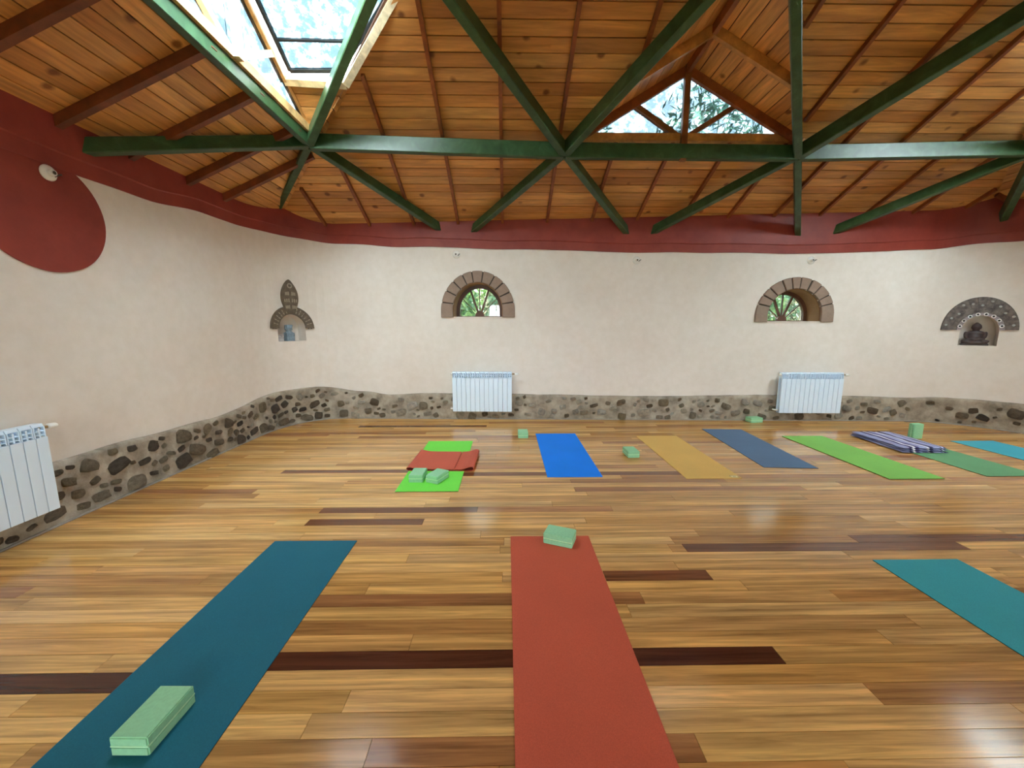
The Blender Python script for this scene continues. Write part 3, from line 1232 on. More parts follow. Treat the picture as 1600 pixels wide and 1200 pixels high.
# ------------------------------------------------------------------ half-round windows in the back wall
def arch_window(num, s, z, w, h, label, seed):
    m = frame_at(s, z)
    root = bpy.data.objects.new('window_%d' % num, None)
    COL.objects.link(root)
    root.matrix_world = m
    struct(root, label)
    rr = random.Random(seed)
    poly = arch_poly(w, h, 0.12, 24)
    # lining of the deep reveal
    mb = MB()
    inner = arch_poly(w - 0.03, h - 0.015, 0.12, 24)
    outer = arch_poly(w - 0.001, h, 0.12, 24)
    n = len(poly)
    d0, d1 = -0.015, -0.44
    for (ix, iz), (ox, oz) in zip(inner, outer):
        mb.v += [Vector((ix, d0, iz)), Vector((ox, d0, oz)), Vector((ix, d1, iz)), Vector((ox, d1, oz))]
    for i in range(n - 1):
        a, b = 4 * i, 4 * i + 4
        mb.f += [(a, b, b + 2, a + 2), (a, a + 1, b + 1, b), (a + 2, b + 2, b + 3, a + 3)]
    mb.build('reveal', 'reveal_brown', root, smooth=False)
    MB().box(-w / 2 + 0.015, w / 2 - 0.015, -0.44, 0.012, -0.004, 0.012).build('window_sill', 'plaster', root)
    # arch stones around the opening
    cnt = 11
    band_w = 0.205
    arc = []
    N = 200
    po, pi = arch_poly(w + 2 * band_w, h + band_w * 0.92, 0.10, N), arch_poly(w - 0.004, h - 0.002, 0.12, N)
    m2 = min(len(po), len(pi))
    bounds = [0.0]
    ws = [rr.uniform(0.85, 1.2) for _ in range(cnt)]
    for q in ws:
        bounds.append(bounds[-1] + q / sum(ws))
    for a, b in zip(bounds, bounds[1:]):
        ia, ib = int(a * (m2 - 1)), int(b * (m2 - 1))
        idx = [ia + 1 if a > 0 else 0] + [ia + (ib - ia) * t // 4 for t in (1, 2, 3)] + [ib - 1 if ib < m2 - 1 else m2 - 1]
        q = [po[i] for i in idx] + [pi[i] for i in reversed(idx)]
        dep = 0.035 + rr.uniform(-0.006, 0.006)
        o = MB().prism([(x, -0.03, zz) for x, zz in q], (0, 0.03 + dep, 0)).build('arch_stone', 'arch_stone', root, bevel=0.007, segs=1)
    # joint mortar behind the stones
    mb = MB()
    for (ox, oz), (ix, iz) in zip(po[::8], pi[::8]):
        mb.v += [Vector((ox * 0.985, 0.022, oz * 0.985)), Vector((ix, 0.022, iz))]
    k = len(mb.v) // 2
    mb.f = [(2 * i, 2 * i + 1, 2 * i + 3, 2 * i + 2) for i in range(k - 1)]
    mb.build('arch_joint', 'carved_groove', root)
    # timber frame with radiating bars, set deep in the wall
    yf = -0.30
    fw, fh = w - 0.03, h - 0.015
    fo, fi = arch_poly(fw, fh, 0.12, 24), arch_poly(fw - 0.12, fh - 0.06, 0.11, 24)
    mb = MB()
    for (ox, oz), (ix, iz) in zip(fo, fi):
        mb.v += [Vector((ox, yf, oz)), Vector((ix, yf, max(iz, 0.0))), Vector((ox, yf - 0.06, oz)), Vector((ix, yf - 0.06, max(iz, 0)))]
    for i in range(len(fo) - 1):
        a, b = 4 * i, 4 * i + 4
        mb.f += [(a, a + 1, b + 1, b), (a + 1, a + 3, b + 3, b + 1), (a + 3, a + 2, b + 2, b + 3), (a + 2, a, b, b + 2)]
    mb.build('window_frame', 'frame_dark', root)
    MB().box(-fw / 2 + 0.05, fw / 2 - 0.05, yf - 0.06, yf, 0.0, 0.03).build('bottom_rail', 'frame_dark', root)
    hub = [(0.085 * math.cos(math.pi * i / 10), 0.02 + 0.10 * math.sin(math.pi * i / 10)) for i in range(11)]
    MB().prism([(x, yf + 0.008, zz) for x, zz in hub], (0, -0.07, 0)).build('hub', 'frame_dark', root)
    iw, ih = (fw - 0.12) / 2, fh - 0.06
    rim = lambda a: (math.cos(a) * iw, 0.05 + math.sin(a) * (ih - 0.05))
    for deg, wd in ((64, 0.034), (116, 0.034), (90, 0.012), (36, 0.012), (144, 0.012)):
        a = math.radians(deg)
        x, zz = rim(a)
        MB().bar((math.cos(a) * 0.06, yf - 0.03, 0.03 + math.sin(a) * 0.06), (x * 1.02, yf - 0.03, zz * 1.02), wd, 0.035, (0, 1, 0)).build('mullion', 'frame_dark', root)
    degs = [-8, 36, 64, 90, 116, 144, 188]
    for a, b in zip(degs, degs[1:]):
        pts = [(0.02 * math.cos(math.radians((a + b) / 2)), 0.012)]
        for i in range(6):
            rx_, rz_ = rim(math.radians(a + (b - a) * i / 5))
            pts.append((rx_ * 1.07, max(0.012, rz_ * 1.07)))
        MB().prism([(x, yf - 0.028, zz) for x, zz in pts], (0, -0.004, 0)).build('pane', 'tinted_glass', root)
    p = m @ Vector((0, -0.46, h * 0.5))
    portal(p, m.to_3x3() @ Vector((0, 1, 0)), w, h)
    return root


arch_window(1, *WIN[0], 'half-round window between red band and first radiator, leftmost of the two', 21)
arch_window(2, *WIN[1], 'half-round window above the right-hand radiator with deep brown reveal', 22)


# ------------------------------------------------------------------ radiators
def section_mesh():
    mb = MB()
    wd, H_, D = 0.080, 0.70, 0.095           # x width, height, depth (y: 0 = back, D = front)
    g = 0.0025
    x0, x1 = -wd / 2 + g, wd / 2 - g
    mb.box(x0, x1, D - 0.012, D, 0.0, H_ - 0.105)               # front plate
    mb.box(-0.006, 0.006, 0.012, D - 0.012, 0.02, H_ - 0.03)    # web
    mb.box(x0, x1, 0.0, 0.012, 0.02, H_ - 0.03)                 # back plate
    mb.box(x0, x1, 0.012, D - 0.012, 0.0, 0.02)                 # foot
    # top grille: cap, two louvres and side cheeks
    mb.hexa([(x0, 0.0, H_ - 0.024), (x0, D - 0.016, H_ - 0.024), (x1, D - 0.016, H_ - 0.024), (x1, 0.0, H_ - 0.024)],
            [(x0, 0.0, H_), (x0, D - 0.026, H_), (x1, D - 0.026, H_), (x1, 0.0, H_)])
    for zz in (H_ - 0.062, H_ - 0.092):
        mb.hexa([(x0 + 0.006, 0.04, zz + 0.012), (x0 + 0.006, D - 0.012, zz), (x1 - 0.006, D - 0.012, zz), (x1 - 0.006, 0.04, zz + 0.012)],
                [(x0 + 0.006, 0.04, zz + 0.017), (x0 + 0.006, D - 0.012, zz + 0.005), (x1 - 0.006, D - 0.012, zz + 0.005), (x1 - 0.006, 0.04, zz + 0.017)])
    for a, b in ((x0, x0 + 0.007), (x1 - 0.007, x1)):
        mb.box(a, b, 0.012, D - 0.010, H_ - 0.106, H_ - 0.023)
    me = mb.mesh('radiator_section')
    bm = bmesh.new()
    bm.from_mesh(me)
    bmesh.ops.bevel(bm, geom=bm.edges[:], offset=0.0016, segments=1, affect='EDGES', clamp_overlap=True)
    bm.to_mesh(me)
    bm.free()
    me.materials.append(M['radiator_white'])
    return me


SEC = section_mesh()


def radiator(s, z, label, valve_side):
    root = bpy.data.objects.new('radiator', None)
    COL.objects.link(root)
    m = frame_at(s, z)
    m.translation += m.to_3x3() @ Vector((0, 0.105, 0))
    root.matrix_world = m
    tag(root, label, 'radiator', 'white sectional radiators on the walls')
    for i in range(13):
        o = bpy.data.objects.new('section', SEC)
        COL.objects.link(o)
        o.parent = root
        o.location = ((i - 6) * 0.080, 0, 0)
    xe = 6.5 * 0.08
    v = valve_side
    MB().tube([(v * (xe - 0.01), 0.045, 0.66), (v * (xe + 0.05), 0.045, 0.66)], 0.012, 10).build('valve_body', 'brass', root, True)
    MB().tube([(v * (xe + 0.045), 0.045, 0.66), (v * (xe + 0.055), 0.045, 0.66), (v * (xe + 0.10), 0.045, 0.66), (v * (xe + 0.112), 0.045, 0.66)], [0.018, 0.024, 0.021, 0.014], 12).build('valve_knob', 'valve_white', root, True)
    MB().tube([(-v * (xe - 0.01), 0.045, 0.66), (-v * (xe + 0.012), 0.045, 0.66), (-v * (xe + 0.03), 0.045, 0.66)], [0.02, 0.02, 0.012], 10).build('air_vent', 'valve_white', root, True)
    MB().tube([(-v * (xe - 0.01), 0.045, 0.045), (-v * (xe + 0.035), 0.045, 0.045), (-v * (xe + 0.04), 0.0, 0.045), (-v * (xe + 0.04), -0.10, 0.045)], [0.017, 0.017, 0.012, 0.011], 10).build('pipe', 'valve_white', root, True)
    for bx in (-0.34, 0.34):
        MB().box(bx - 0.01, bx + 0.01, -0.11, 0.01, 0.6, 0.62).build('bracket', 'valve_white', root)
    return root


for (px, py, lab) in ((753.5, 643, 'white radiator below the left half-round window, valve at its right'),
                      (1265, 644, 'white radiator below the right half-round window')):
    d = on_plane(px, py, (0, 6.65, 0), (0.036, 1, 0))
    s = hit(px, py)[0]
    # the radiator front stands 0.2 m in front of the wall
    best = min((abs((W3(CUM[iL0] + i * 0.01, 0, 0.2).x - on_plane(px, py, W3(CUM[iL0] + i * 0.01, 0, 0.2), (0.036, 1, 0)).x)), i) for i in range(0, 1300))
    s = CUM[iL0] + best[1] * 0.01
    radiator(s, 0.16, lab, 1)
radiator(-3.81 * 0 + (3.01 - 0.52) - path[0].y, 0.19, 'white radiator on the left wall, cut by the picture edge', 1)


# ------------------------------------------------------------------ lamp holders high on the wall
def lamp_holder(s, z, label, off=0.0, grp='round lamp holders high on the walls'):
    root = bpy.data.objects.new('lamp_holder', None)
    COL.objects.link(root)
    m = frame_at(s, z)
    m.translation += m.to_3x3() @ Vector((0, off, 0))
    root.matrix_world = m
    tag(root, label, 'lamp holder', grp)
    n = 24
    def lathe(prof):
        mb = MB()
        for (r, y) in prof:
            for k in range(n):
                a = 2 * math.pi * k / n
                mb.v.append(Vector((r * math.cos(a), y, r * math.sin(a))))
        for i in range(len(prof) - 1):
            for k in range(n):
                a, b = i * n + k, i * n + (k + 1) % n
                mb.f.append((a, b, b + n, a + n))
        mb.f.append(tuple(range((len(prof) - 1) * n, len(prof) * n)))
        return mb
    lathe([(0.062, 0.0), (0.064, 0.006), (0.056, 0.016), (0.034, 0.022), (0.030, 0.024)]).build('rose', 'porcelain', root, True)
    lathe([(0.026, 0.02), (0.026, 0.05), (0.022, 0.056), (0.015, 0.056), (0.013, 0.035)]).build('socket', 'porcelain', root, True)
    lathe([(0.014, 0.057), (0.012, 0.0585)]).build('contact', 'socket_dark', root, True)
    MB().tube([(0.03, 0.02, -0.02), (0.05, 0.035, 0.0), (0.062, 0.05, 0.006)], 0.006, 8).build('wire', 'socket_dark', root, True)


lamp_holder(*hit(72, 270), 'round white lamp holder at the top of the red disc', 0.013)
lamp_holder(*hit(713, 398), 'small white lamp holder above the left half-round window')
lamp_holder(*hit(994.5, 407), 'small white lamp holder midway between the two half-round windows')
lamp_holder(*hit(1267, 407), 'small white lamp holder above the right half-round window')


# ------------------------------------------------------------------ niches with carved surrounds and figures
def blob(parts, vox, name, mat, parent=None):
    """one continuous surface grown from ellipsoids and boxes (centre, radii, rotation)"""
    bm = bmesh.new()
    for kind, c, r, rot in parts:
        mat4 = Matrix.Translation(c) @ Matrix.Rotation(rot, 4, 'Y') @ Matrix.Diagonal((*r, 1))
        if kind == 'e':
            bmesh.ops.create_uvsphere(bm, u_segments=16, v_segments=10, radius=1, matrix=mat4)
        else:
            bmesh.ops.create_cube(bm, size=2, matrix=mat4)
    me = bpy.data.meshes.new(name)
    bm.to_mesh(me)
    bm.free()
    o = bpy.data.objects.new(name, me)
    COL.objects.link(o)
    md = o.modifiers.new('r', 'REMESH')
    md.mode = 'VOXEL'
    md.voxel_size = vox
    sm = o.modifiers.new('s', 'SMOOTH')
    sm.factor = 0.5
    sm.iterations = 3
    dg = bpy.context.evaluated_depsgraph_get()
    me2 = bpy.data.meshes.new_from_object(o.evaluated_get(dg))
    o.modifiers.clear()
    o.data = me2
    bpy.data.meshes.remove(me)
    me2.materials.clear()
    me2.materials.append(M[mat])
    for p in me2.polygons:
        p.use_smooth = True
    if parent is not None:
        o.parent = parent
    return o


def place(o, s, z, off, dx=0.0, rz=0.0):
    m = frame_at(s, z)
    o.matrix_world = m @ Matrix.Translation((dx, off, 0)) @ Matrix.Rotation(rz, 4, 'Z')


# left niche: carved hood with a leaf-shaped finial
s, z, w, h = NICHE1
root = empty('niche_hood')
place(root, s, z, 0.0)
tag(root, 'dark carved arched hood with pointed leaf finial over the left niche', 'wall carving')
HINV = frame_at(s, z).inverted()
HS, HZ = s, z
def HM(x, y, zz):
    return HINV @ W3(HS + x, HZ + zz, y)
k = w / 43.0                                         # metres per photo pixel here
zc_, ro, ri = 20.0 * k, 34.5 * k, 21.6 * k
def arc_pts(r, a0, a1, n, cz_, sy=1.0):
    return [(r * math.cos(math.radians(a0 + (a1 - a0) * i / n)), cz_ + sy * r * math.sin(math.radians(a0 + (a1 - a0) * i / n))) for i in range(n + 1)]
outer = arc_pts(ro, 180, 0, 28, zc_, 1.0)
inner = arc_pts(ri, 0, 180, 28, zc_, 1.02)
foot_r = [(ro - (ro - ri) * f, zc_ - (0.9 if i % 2 else -0.6) * k) for i, f in enumerate((0.16, 0.33, 0.5, 0.67, 0.84))]
foot_l = [(-ri - (ro - ri) * f, zc_ - (0.9 if i % 2 else -0.6) * k) for i, f in enumerate((0.16, 0.33, 0.5, 0.67, 0.84))]
poly = outer + foot_r + inner + foot_l
MB().loft([HM(x, -0.01, zz) for x, zz in poly], [HM(x, 0.045, zz) for x, zz in poly]).build('hood', 'carved_wood', root)
for rad in (ri + (ro - ri) * 0.32, ri + (ro - ri) * 0.68):
    for i in range(14):
        a = 15 + i * 150 / 13
        if 74 < a < 106:
            continue
        ca, sa = math.cos(math.radians(a)), math.sin(math.radians(a))
        c0, c1 = HM((rad - 1.7 * k) * ca, 0.045, zc_ + (rad - 1.7 * k) * sa), HM((rad + 1.7 * k) * ca, 0.045, zc_ + (rad + 1.7 * k) * sa)
        MB().bar(c0, c1, 1.3 * k, 0.012, (0, 1, 0)).build('carved_slot', 'carved_pale', root)
leaf = []
zl0, zl1 = 46 * k, 95 * k
for i in range(25):
    t = i / 24
    leaf.append((12.8 * k * math.sin(math.pi * min(1, 0.16 + 0.84 * t) ** 1.12) ** 0.80 if t < 1 else 0.0, zl0 + (zl1 - zl0) * t))
pl_ = [(x, zz) for x, zz in leaf] + [(-x, zz) for x, zz in reversed(leaf[:-1])]
MB().loft([HM(x, -0.01, zz) for x, zz in pl_], [HM(x, 0.055, zz) for x, zz in pl_]).build('finial', 'carved_wood', root)
for i, zz in enumerate((53, 63, 73.5)):
    hw_ = (6.4, 8.2, 5.6)[i]
    for sd in (-1, 1):
        for j in range(3):
            xx = sd * (2.6 + j * hw_ / 2.7) * k
            MB().box(xx - 0.85 * k, xx + 0.85 * k, 0.05, 0.062, (zz - 2.6) * k, (zz + 2.9 - 0.5 * j) * k).build('carved_slot', 'carved_pale', root)
ringm = MB()
ringm.tube([(3.0 * k * math.cos(a * math.pi / 8), 0.058, 85.5 * k + 3.0 * k * math.sin(a * math.pi / 8)) for a in range(17)], 0.9 * k, 6, False)
ringm.build('carved_ring', 'carved_pale', root, True)

f1 = blob([(a, (c[0] * 0.74, c[1], c[2] * 0.93), (r[0] * 0.76, r[1], r[2] * 0.93), q) for a, c, r, q in [('b', (0, 0, 0.075), (0.082, 0.06, 0.075), 0), ('e', (0, 0, 0.15), (0.078, 0.055, 0.04), 0), ('b', (0, 0.005, 0.165), (0.035, 0.035, 0.04), 0),
           ('b', (-0.005, 0.0, 0.235), (0.055, 0.05, 0.042), 0), ('b', (0, 0, 0.275), (0.062, 0.05, 0.016), 0), ('e', (0.062, 0.05, 0.11), (0.028, 0.03, 0.03), 0),
           ('e', (-0.068, 0.045, 0.105), (0.024, 0.03, 0.028), 0), ('b', (0.0, 0.055, 0.05), (0.06, 0.02, 0.012), 0), ('b', (0.0, 0.05, 0.232), (0.028, 0.015, 0.01), 0),
           ('e', (0.058, 0, 0.235), (0.014, 0.02, 0.03), 0), ('e', (-0.066, 0, 0.235), (0.014, 0.02, 0.03), 0)]], 0.006, 'stone_statue', 'blue_stone')
place(f1, s, z, -0.10, 0.01, 0.0)
tag(f1, 'small blue-grey stone figure with square head in the left niche', 'statue')
f2 = blob([('b', (0, 0, 0.028), (0.045, 0.035, 0.028), 0), ('b', (-0.005, 0, 0.07), (0.055, 0.03, 0.008), 0.25), ('b', (0, 0, 0.10), (0.058, 0.03, 0.008), -0.12), ('e', (0.01, 0, 0.06), (0.03, 0.025, 0.05), 0)], 0.006, 'stone_ornament', 'grey_stone')
place(f2, s, z, -0.08, -0.150, 0.0)
tag(f2, 'small pale grey stone ornament left of the blue-grey figure in the left niche', 'ornament')

# right niche: fan of dark slate with a band of shell rings
s, z, w, h = NICHE2
root = empty('niche_fan')
place(root, s, z, 0.0)
FINV = frame_at(s, z).inverted()
FS, FZ = s, z
def FM(x, y, zz):
    return FINV @ W3(FS + x, FZ + zz, y)
tag(root, 'wide fan of dark slate mosaic with a row of white rings over the right niche', 'wall carving')
k = w / 61.0
kz = (hit(1525.5, 492)[1] - hit(1525.5, 540)[1]) / 48.0
sl_, sr_ = hit(1469, 514)[0] - s, hit(1592, 517)[0] - s
wo = (sr_ - sl_) / 2
xo = (sr_ + sl_) / 2
zb_ = 24.5 * kz
top_h = 51 * kz
ro_i = w / 2 + 0.055
# the fan is set out around the arch crown
def ell(rx, rz, a, cx=0.0):
    return (cx + rx * math.cos(math.radians(a)), zb_ + rz * math.sin(math.radians(a)))
no = 30
outer = [ell(wo, top_h, 180 - 180 * i / no, xo) for i in range(no + 1)]
inner = [ell(ro_i, 26.5 * kz, 180 * i / no) for i in range(no + 1)]
cells = MB()
rr = random.Random(5)
# individual slate pieces laid as a fan
NA, NRR = 13, 3
for ia in range(NA):
    for ir in range(NRR):
        a0, a1 = 180 * ia / NA, 180 * (ia + 1) / NA
        q = []
        for (a, f) in ((a0, ir / NRR), (a1, ir / NRR), (a1, (ir + 1) / NRR), (a0, (ir + 1) / NRR)):
            i0, o0 = ell(ro_i, 26.5 * kz, a), ell(wo, top_h, a, xo)
            q.append((i0[0] + (o0[0] - i0[0]) * f, i0[1] + (o0[1] - i0[1]) * f))
        cx = sum(p[0] for p in q) / 4
        cz2 = sum(p[1] for p in q) / 4
        q = [(cx + (p[0] - cx) * 0.97, cz2 + (p[1] - cz2) * 0.97) for p in q]
        dep = rr.uniform(0.022, 0.036)
        MB().hexa([FM(x, -0.01, zz) for x, zz in q], [FM(x, dep, zz) for x, zz in q]).build('slate_piece', 'fan_slate', root)
mb = MB()
for (ox, oz), (ix, iz) in zip(outer, reversed(inner)):
    mb.v += [FM(ox, 0.016, oz), FM(ix, 0.016, iz), FM(ox, -0.01, oz), FM(ix, -0.01, iz)]
for i in range(no):
    a, b = 4 * i, 4 * i + 4
    mb.f += [(a, a + 1, b + 1, b), (a, b, b + 2, a + 2), (a + 1, a + 3, b + 3, b + 1)]
mb.f += [(0, 2, 3, 1), (4 * no, 4 * no + 1, 4 * no + 3, 4 * no + 2)]
mb.build('backing', 'carved_groove', root)
mb = MB()
bi, bo = [], []
for i in range(no + 1):
    bi.append(ell(w / 2 - 0.002, 22.5 * kz, 180 - 180 * i / no))
    bo.append(ell(ro_i - 0.004, 26.4 * kz + 0.0, 180 - 180 * i / no))
for (ox, oz), (ix, iz) in zip(bo, bi):
    mb.v += [FM(ox, 0.03, oz), FM(ix, 0.03, iz), FM(ox, -0.01, oz), FM(ix, -0.01, iz)]
for i in range(no):
    a, b = 4 * i, 4 * i + 4
    mb.f += [(a, a + 1, b + 1, b), (a, b, b + 2, a + 2), (a + 1, a + 3, b + 3, b + 1)]
mb.build('ring_band', 'fan_band', root)
for i in range(8):
    a = 14 + i * 152 / 7
    cx, cz2 = ell(w / 2 + 0.026, 24.5 * kz, a)
    o = MB().tube([FM(cx + 0.021 * math.cos(j * math.pi / 6), 0.032, cz2 + 0.021 * math.sin(j * math.pi / 6)) for j in range(13)], 0.0075, 6, False).build('shell_ring', 'shell_white', root, True)
    MB().tube([FM(cx, 0.026, cz2), FM(cx, 0.033, cz2)], 0.015, 10).build('ring_centre', 'rubber_black', root)
for i in range(11):
    a = 10 + i * 160 / 10
    f = 0.62 + 0.18 * math.sin(i * 2.1)
    i0, o0 = ell(ro_i, 26.5 * kz, a), ell(wo, top_h, a, xo)
    cx, cz2 = i0[0] + (o0[0] - i0[0]) * f, i0[1] + (o0[1] - i0[1]) * f
    MB().tube([FM(cx, 0.02, cz2), FM(cx, 0.04, cz2), FM(cx, 0.046, cz2)], [0.020, 0.018, 0.008], 8).build('stud', 'stud_pale', root, True)

f3 = blob([('e', (0, 0.02, 0.045), (0.15, 0.085, 0.042), 0), ('b', (0, 0.0, 0.014), (0.15, 0.08, 0.014), 0), ('e', (-0.10, 0.05, 0.065), (0.058, 0.05, 0.035), 0.1), ('e', (0.10, 0.05, 0.065), (0.058, 0.05, 0.035), -0.1),
           ('e', (0, 0.0, 0.14), (0.082, 0.055, 0.09), 0), ('e', (0, 0, 0.205), (0.10, 0.048, 0.04), 0), ('e', (-0.10, 0.012, 0.16), (0.03, 0.034, 0.068), -0.18), ('e', (0.10, 0.012, 0.16), (0.03, 0.034, 0.068), 0.18),
           ('e', (-0.055, 0.06, 0.105), (0.06, 0.03, 0.022), -0.3), ('e', (0.055, 0.06, 0.105), (0.06, 0.03, 0.022), 0.3), ('e', (0, 0.07, 0.095), (0.04, 0.025, 0.018), 0),
           ('e', (0, 0.0, 0.25), (0.03, 0.03, 0.03), 0), ('e', (0, 0.006, 0.302), (0.058, 0.056, 0.064), 0), ('e', (0, 0, 0.362), (0.022, 0.022, 0.016), 0), ('e', (0, 0.056, 0.298), (0.009, 0.012, 0.016), 0),
           ('e', (-0.05, 0, 0.295), (0.010, 0.014, 0.026), 0), ('e', (0.05, 0, 0.295), (0.010, 0.014, 0.026), 0)], 0.007, 'seated_statue', 'dark_bronze')
place(f3, s, z, -0.10, -0.02)
tag(f3, 'dark seated cross-legged statue in the niche under the slate fan', 'statue')

# ------------------------------------------------------------------ yoga mats
GM = 'yoga mats laid out on the floor'


def yoga_mat(x0, x1, y0, y1, col, label, rz=0.0, th=0.006, base=True, fleck=0.10):
    cx, cy = (x0 + x1) / 2, (y0 + y1) / 2
    root = empty('yoga_mat', (cx, cy, 0.0006), rz)
    tag(root, label, 'yoga mat', GM)
    hw_, hl = (x1 - x0) / 2, (y1 - y0) / 2
    mname = 'mat_' + label.split(' yoga')[0].replace(' ', '_')
    make_mat_material(mname, col, fleck)
    zb0 = 0.0
    if base:
        MB().box(-hw_, hw_, -hl, hl, 0, th * 0.5).build('underside', 'rubber_black', root)
        zb0 = th * 0.5
    # top sheet with softly rolling height
    n = 24
    mb = MB()
    for i in range(n + 1):
        y = -hl + 2 * hl * i / n
        for x in (-hw_, -hw_ + 0.004, hw_ - 0.004, hw_):
            edge = 0.0012 if abs(x) == hw_ else 0
            mb.v.append(Vector((x, y, th - edge + 0.0004 * math.sin(i * 1.9 + cx))))
    for i in range(n):
        for j in range(3):
            a = i * 4 + j
            mb.f.append((a, a + 1, a + 5, a + 4))
    nv = len(mb.v)
    loop = [i * 4 for i in range(n + 1)] + [n * 4 + 1, n * 4 + 2] + [i * 4 + 3 for i in range(n, -1, -1)] + [2, 1]
    base_i = len(mb.v)
    for i in loop:
        mb.v.append(Vector((mb.v[i].x, mb.v[i].y, zb0)))
    for i in range(len(loop)):
        j = (i + 1) % len(loop)
        mb.f.append((loop[i], loop[j], base_i + j, base_i + i))
    mb.build('top_sheet', mname, root)
    return root


yoga_mat(-1.785, -1.155, 1.07, 2.795, srgb(22, 100, 120), 'dark teal yoga mat in the foreground with a block at its near end')
yoga_mat(0.03, 0.645, 1.10, 2.835, srgb(196, 88, 62), 'terracotta red yoga mat in the foreground pointing at the camera', base=False)
yoga_mat(2.59, 3.20, 0.76, 2.49, srgb(52, 160, 170), 'turquoise yoga mat in the right foreground')
yoga_mat(0.448, 1.058, 4.05, 5.782, srgb(0, 130, 250), 'bright blue yoga mat in the far row', base=False)
ym = yoga_mat(1.958, 2.565, 3.985, 5.635, srgb(222, 180, 100), 'mustard yellow yoga mat in the far row', base=False)
yoga_mat(3.085, 3.70, 4.285, 6.005, srgb(92, 118, 148), 'slate blue yoga mat in the far row', rz=-0.075)
yoga_mat(4.145, 4.755, 3.935, 5.587, srgb(132, 196, 92), 'lime green yoga mat in the far row, right of the slate one', th=0.009)
yoga_mat(5.30, 5.93, 4.0, 5.63, srgb(104, 158, 112), 'sage green yoga mat with the striped blanket on its far end', fleck=0.18)
yoga_mat(6.40, 7.03, 3.59, 5.31, srgb(66, 166, 182), 'aqua blue yoga mat cut by the right picture edge', fleck=0.16)
yoga_mat(-1.118, -0.485, 3.69, 5.405, srgb(118, 226, 78), 'bright green yoga mat with a folded red mat across it', base=True)
# small print in the near right corner of the yellow mat
pr = MB().box(0.20, 0.285, -0.815, -0.757, 0.0062, 0.0068).build('printed_tag', 'tag_cream', ym)
pr['label'] = 'small framed print in the corner'
fr = MB()
for (a, b, c, d2) in ((0.20, 0.285, -0.815, -0.809), (0.20, 0.285, -0.763, -0.757), (0.20, 0.204, -0.809, -0.763), (0.281, 0.285, -0.809, -0.763), (0.225, 0.260, -0.790, -0.782)):
    fr.box(a, b, c, d2, 0.0068, 0.0073)
fr.build('print_border', 'ink', pr)

# folded red mat lying across the bright green one
make_mat_material('mat_folded_red', srgb(196, 92, 70), 0.08)
fm_root = empty('folded_yoga_mat', (-0.748, 4.55, 0.0112), -0.035)
tag(fm_root, 'folded brick red yoga mat lying across the bright green mat', 'yoga mat')
th = 0.005
def sheet(profile, y0, y1, nm):
    mb = MB()
    ny = 6
    pts = []
    for i, (x, zz) in enumerate(profile):
        a = Vector(profile[max(0, i - 1)])
        b = Vector(profile[min(len(profile) - 1, i + 1)])
        d = (b - a).normalized()
        pts.append(((x, zz), (x - d.y * th, zz + d.x * th)))
    m_ = len(pts)
    for yi in (0, 1):
        y = (y0, y1)[yi]
        for (p, q) in pts:
            mb.v += [Vector((p[0], y, p[1])), Vector((q[0], y, q[1]))]
    o2 = 2 * m_
    for i in range(m_ - 1):
        a = 2 * i
        mb.f += [(a, a + 2, a + 2 + o2, a + o2), (a + 1, a + 1 + o2, a + 3 + o2, a + 3), (a, a + 1, a + 3, a + 2), (a + o2, a + 2 + o2, a + 3 + o2, a + 1 + o2)]
    mb.f += [(0, o2, 1 + o2, 1), (2 * m_ - 2, 2 * m_ - 1, 2 * m_ - 1 + o2, 2 * m_ - 2 + o2)]
    return mb.build(nm, 'mat_folded_red', fm_root, False)
def loop_l(x, zc, r):
    return [(x + r * math.cos(math.radians(a)), zc + r * math.sin(math.radians(a))) for a in range(270, 89, -15)]
def loop_r(x, zc, r):
    return [(x + r * math.cos(math.radians(a)), zc + r * math.sin(math.radians(a))) for a in range(-90, 91, 15)]
# the bottom layer, swelling into loops at both ends, and the two top layers meeting at the seam
low = [(0.30 - 0.60 * i / 12, 0.001) for i in range(13)]
prof = [(x, z_) for x, z_ in [(0.165 - 0.0, 0.012)]]
right = [(0.168, 0.014), (0.20, 0.0145), (0.25, 0.018), (0.29, 0.028), (0.325, 0.042), (0.352, 0.048), (0.374, 0.042), (0.382, 0.026), (0.374, 0.010), (0.355, 0.003), (0.33, 0.001), (0.28, 0.001)]
left = [(-0.28, 0.001), (-0.34, 0.001), (-0.362, 0.003), (-0.378, 0.010), (-0.383, 0.02), (-0.376, 0.031), (-0.355, 0.036), (-0.33, 0.032), (-0.29, 0.022), (-0.24, 0.0155), (-0.15, 0.0135), (0.0, 0.0135), (0.10, 0.0135), (0.160, 0.0135)]
sheet(list(reversed(right))[::-1] + low + left, -0.315, 0.315, 'folded_sheet')


# ------------------------------------------------------------------ yoga blocks
def block_proto(L_, W_, H_):
    root = empty('yoga_block')
    b1 = MB().box(-W_ / 2, W_ / 2, -L_ / 2, L_ / 2, 0, H_ * 0.49).build('lower_half', 'block_foam', root, bevel=0.005)
    b2 = MB().box(-W_ / 2, W_ / 2, -L_ / 2, L_ / 2, H_ * 0.52, H_).build('upper_half', 'block_foam', root, bevel=0.005)
    MB().box(-W_ / 2 + 0.001, W_ / 2 - 0.001, -L_ / 2 + 0.001, L_ / 2 - 0.001, H_ * 0.465, H_ * 0.54).build('glue_line', 'block_line', root)
    return root


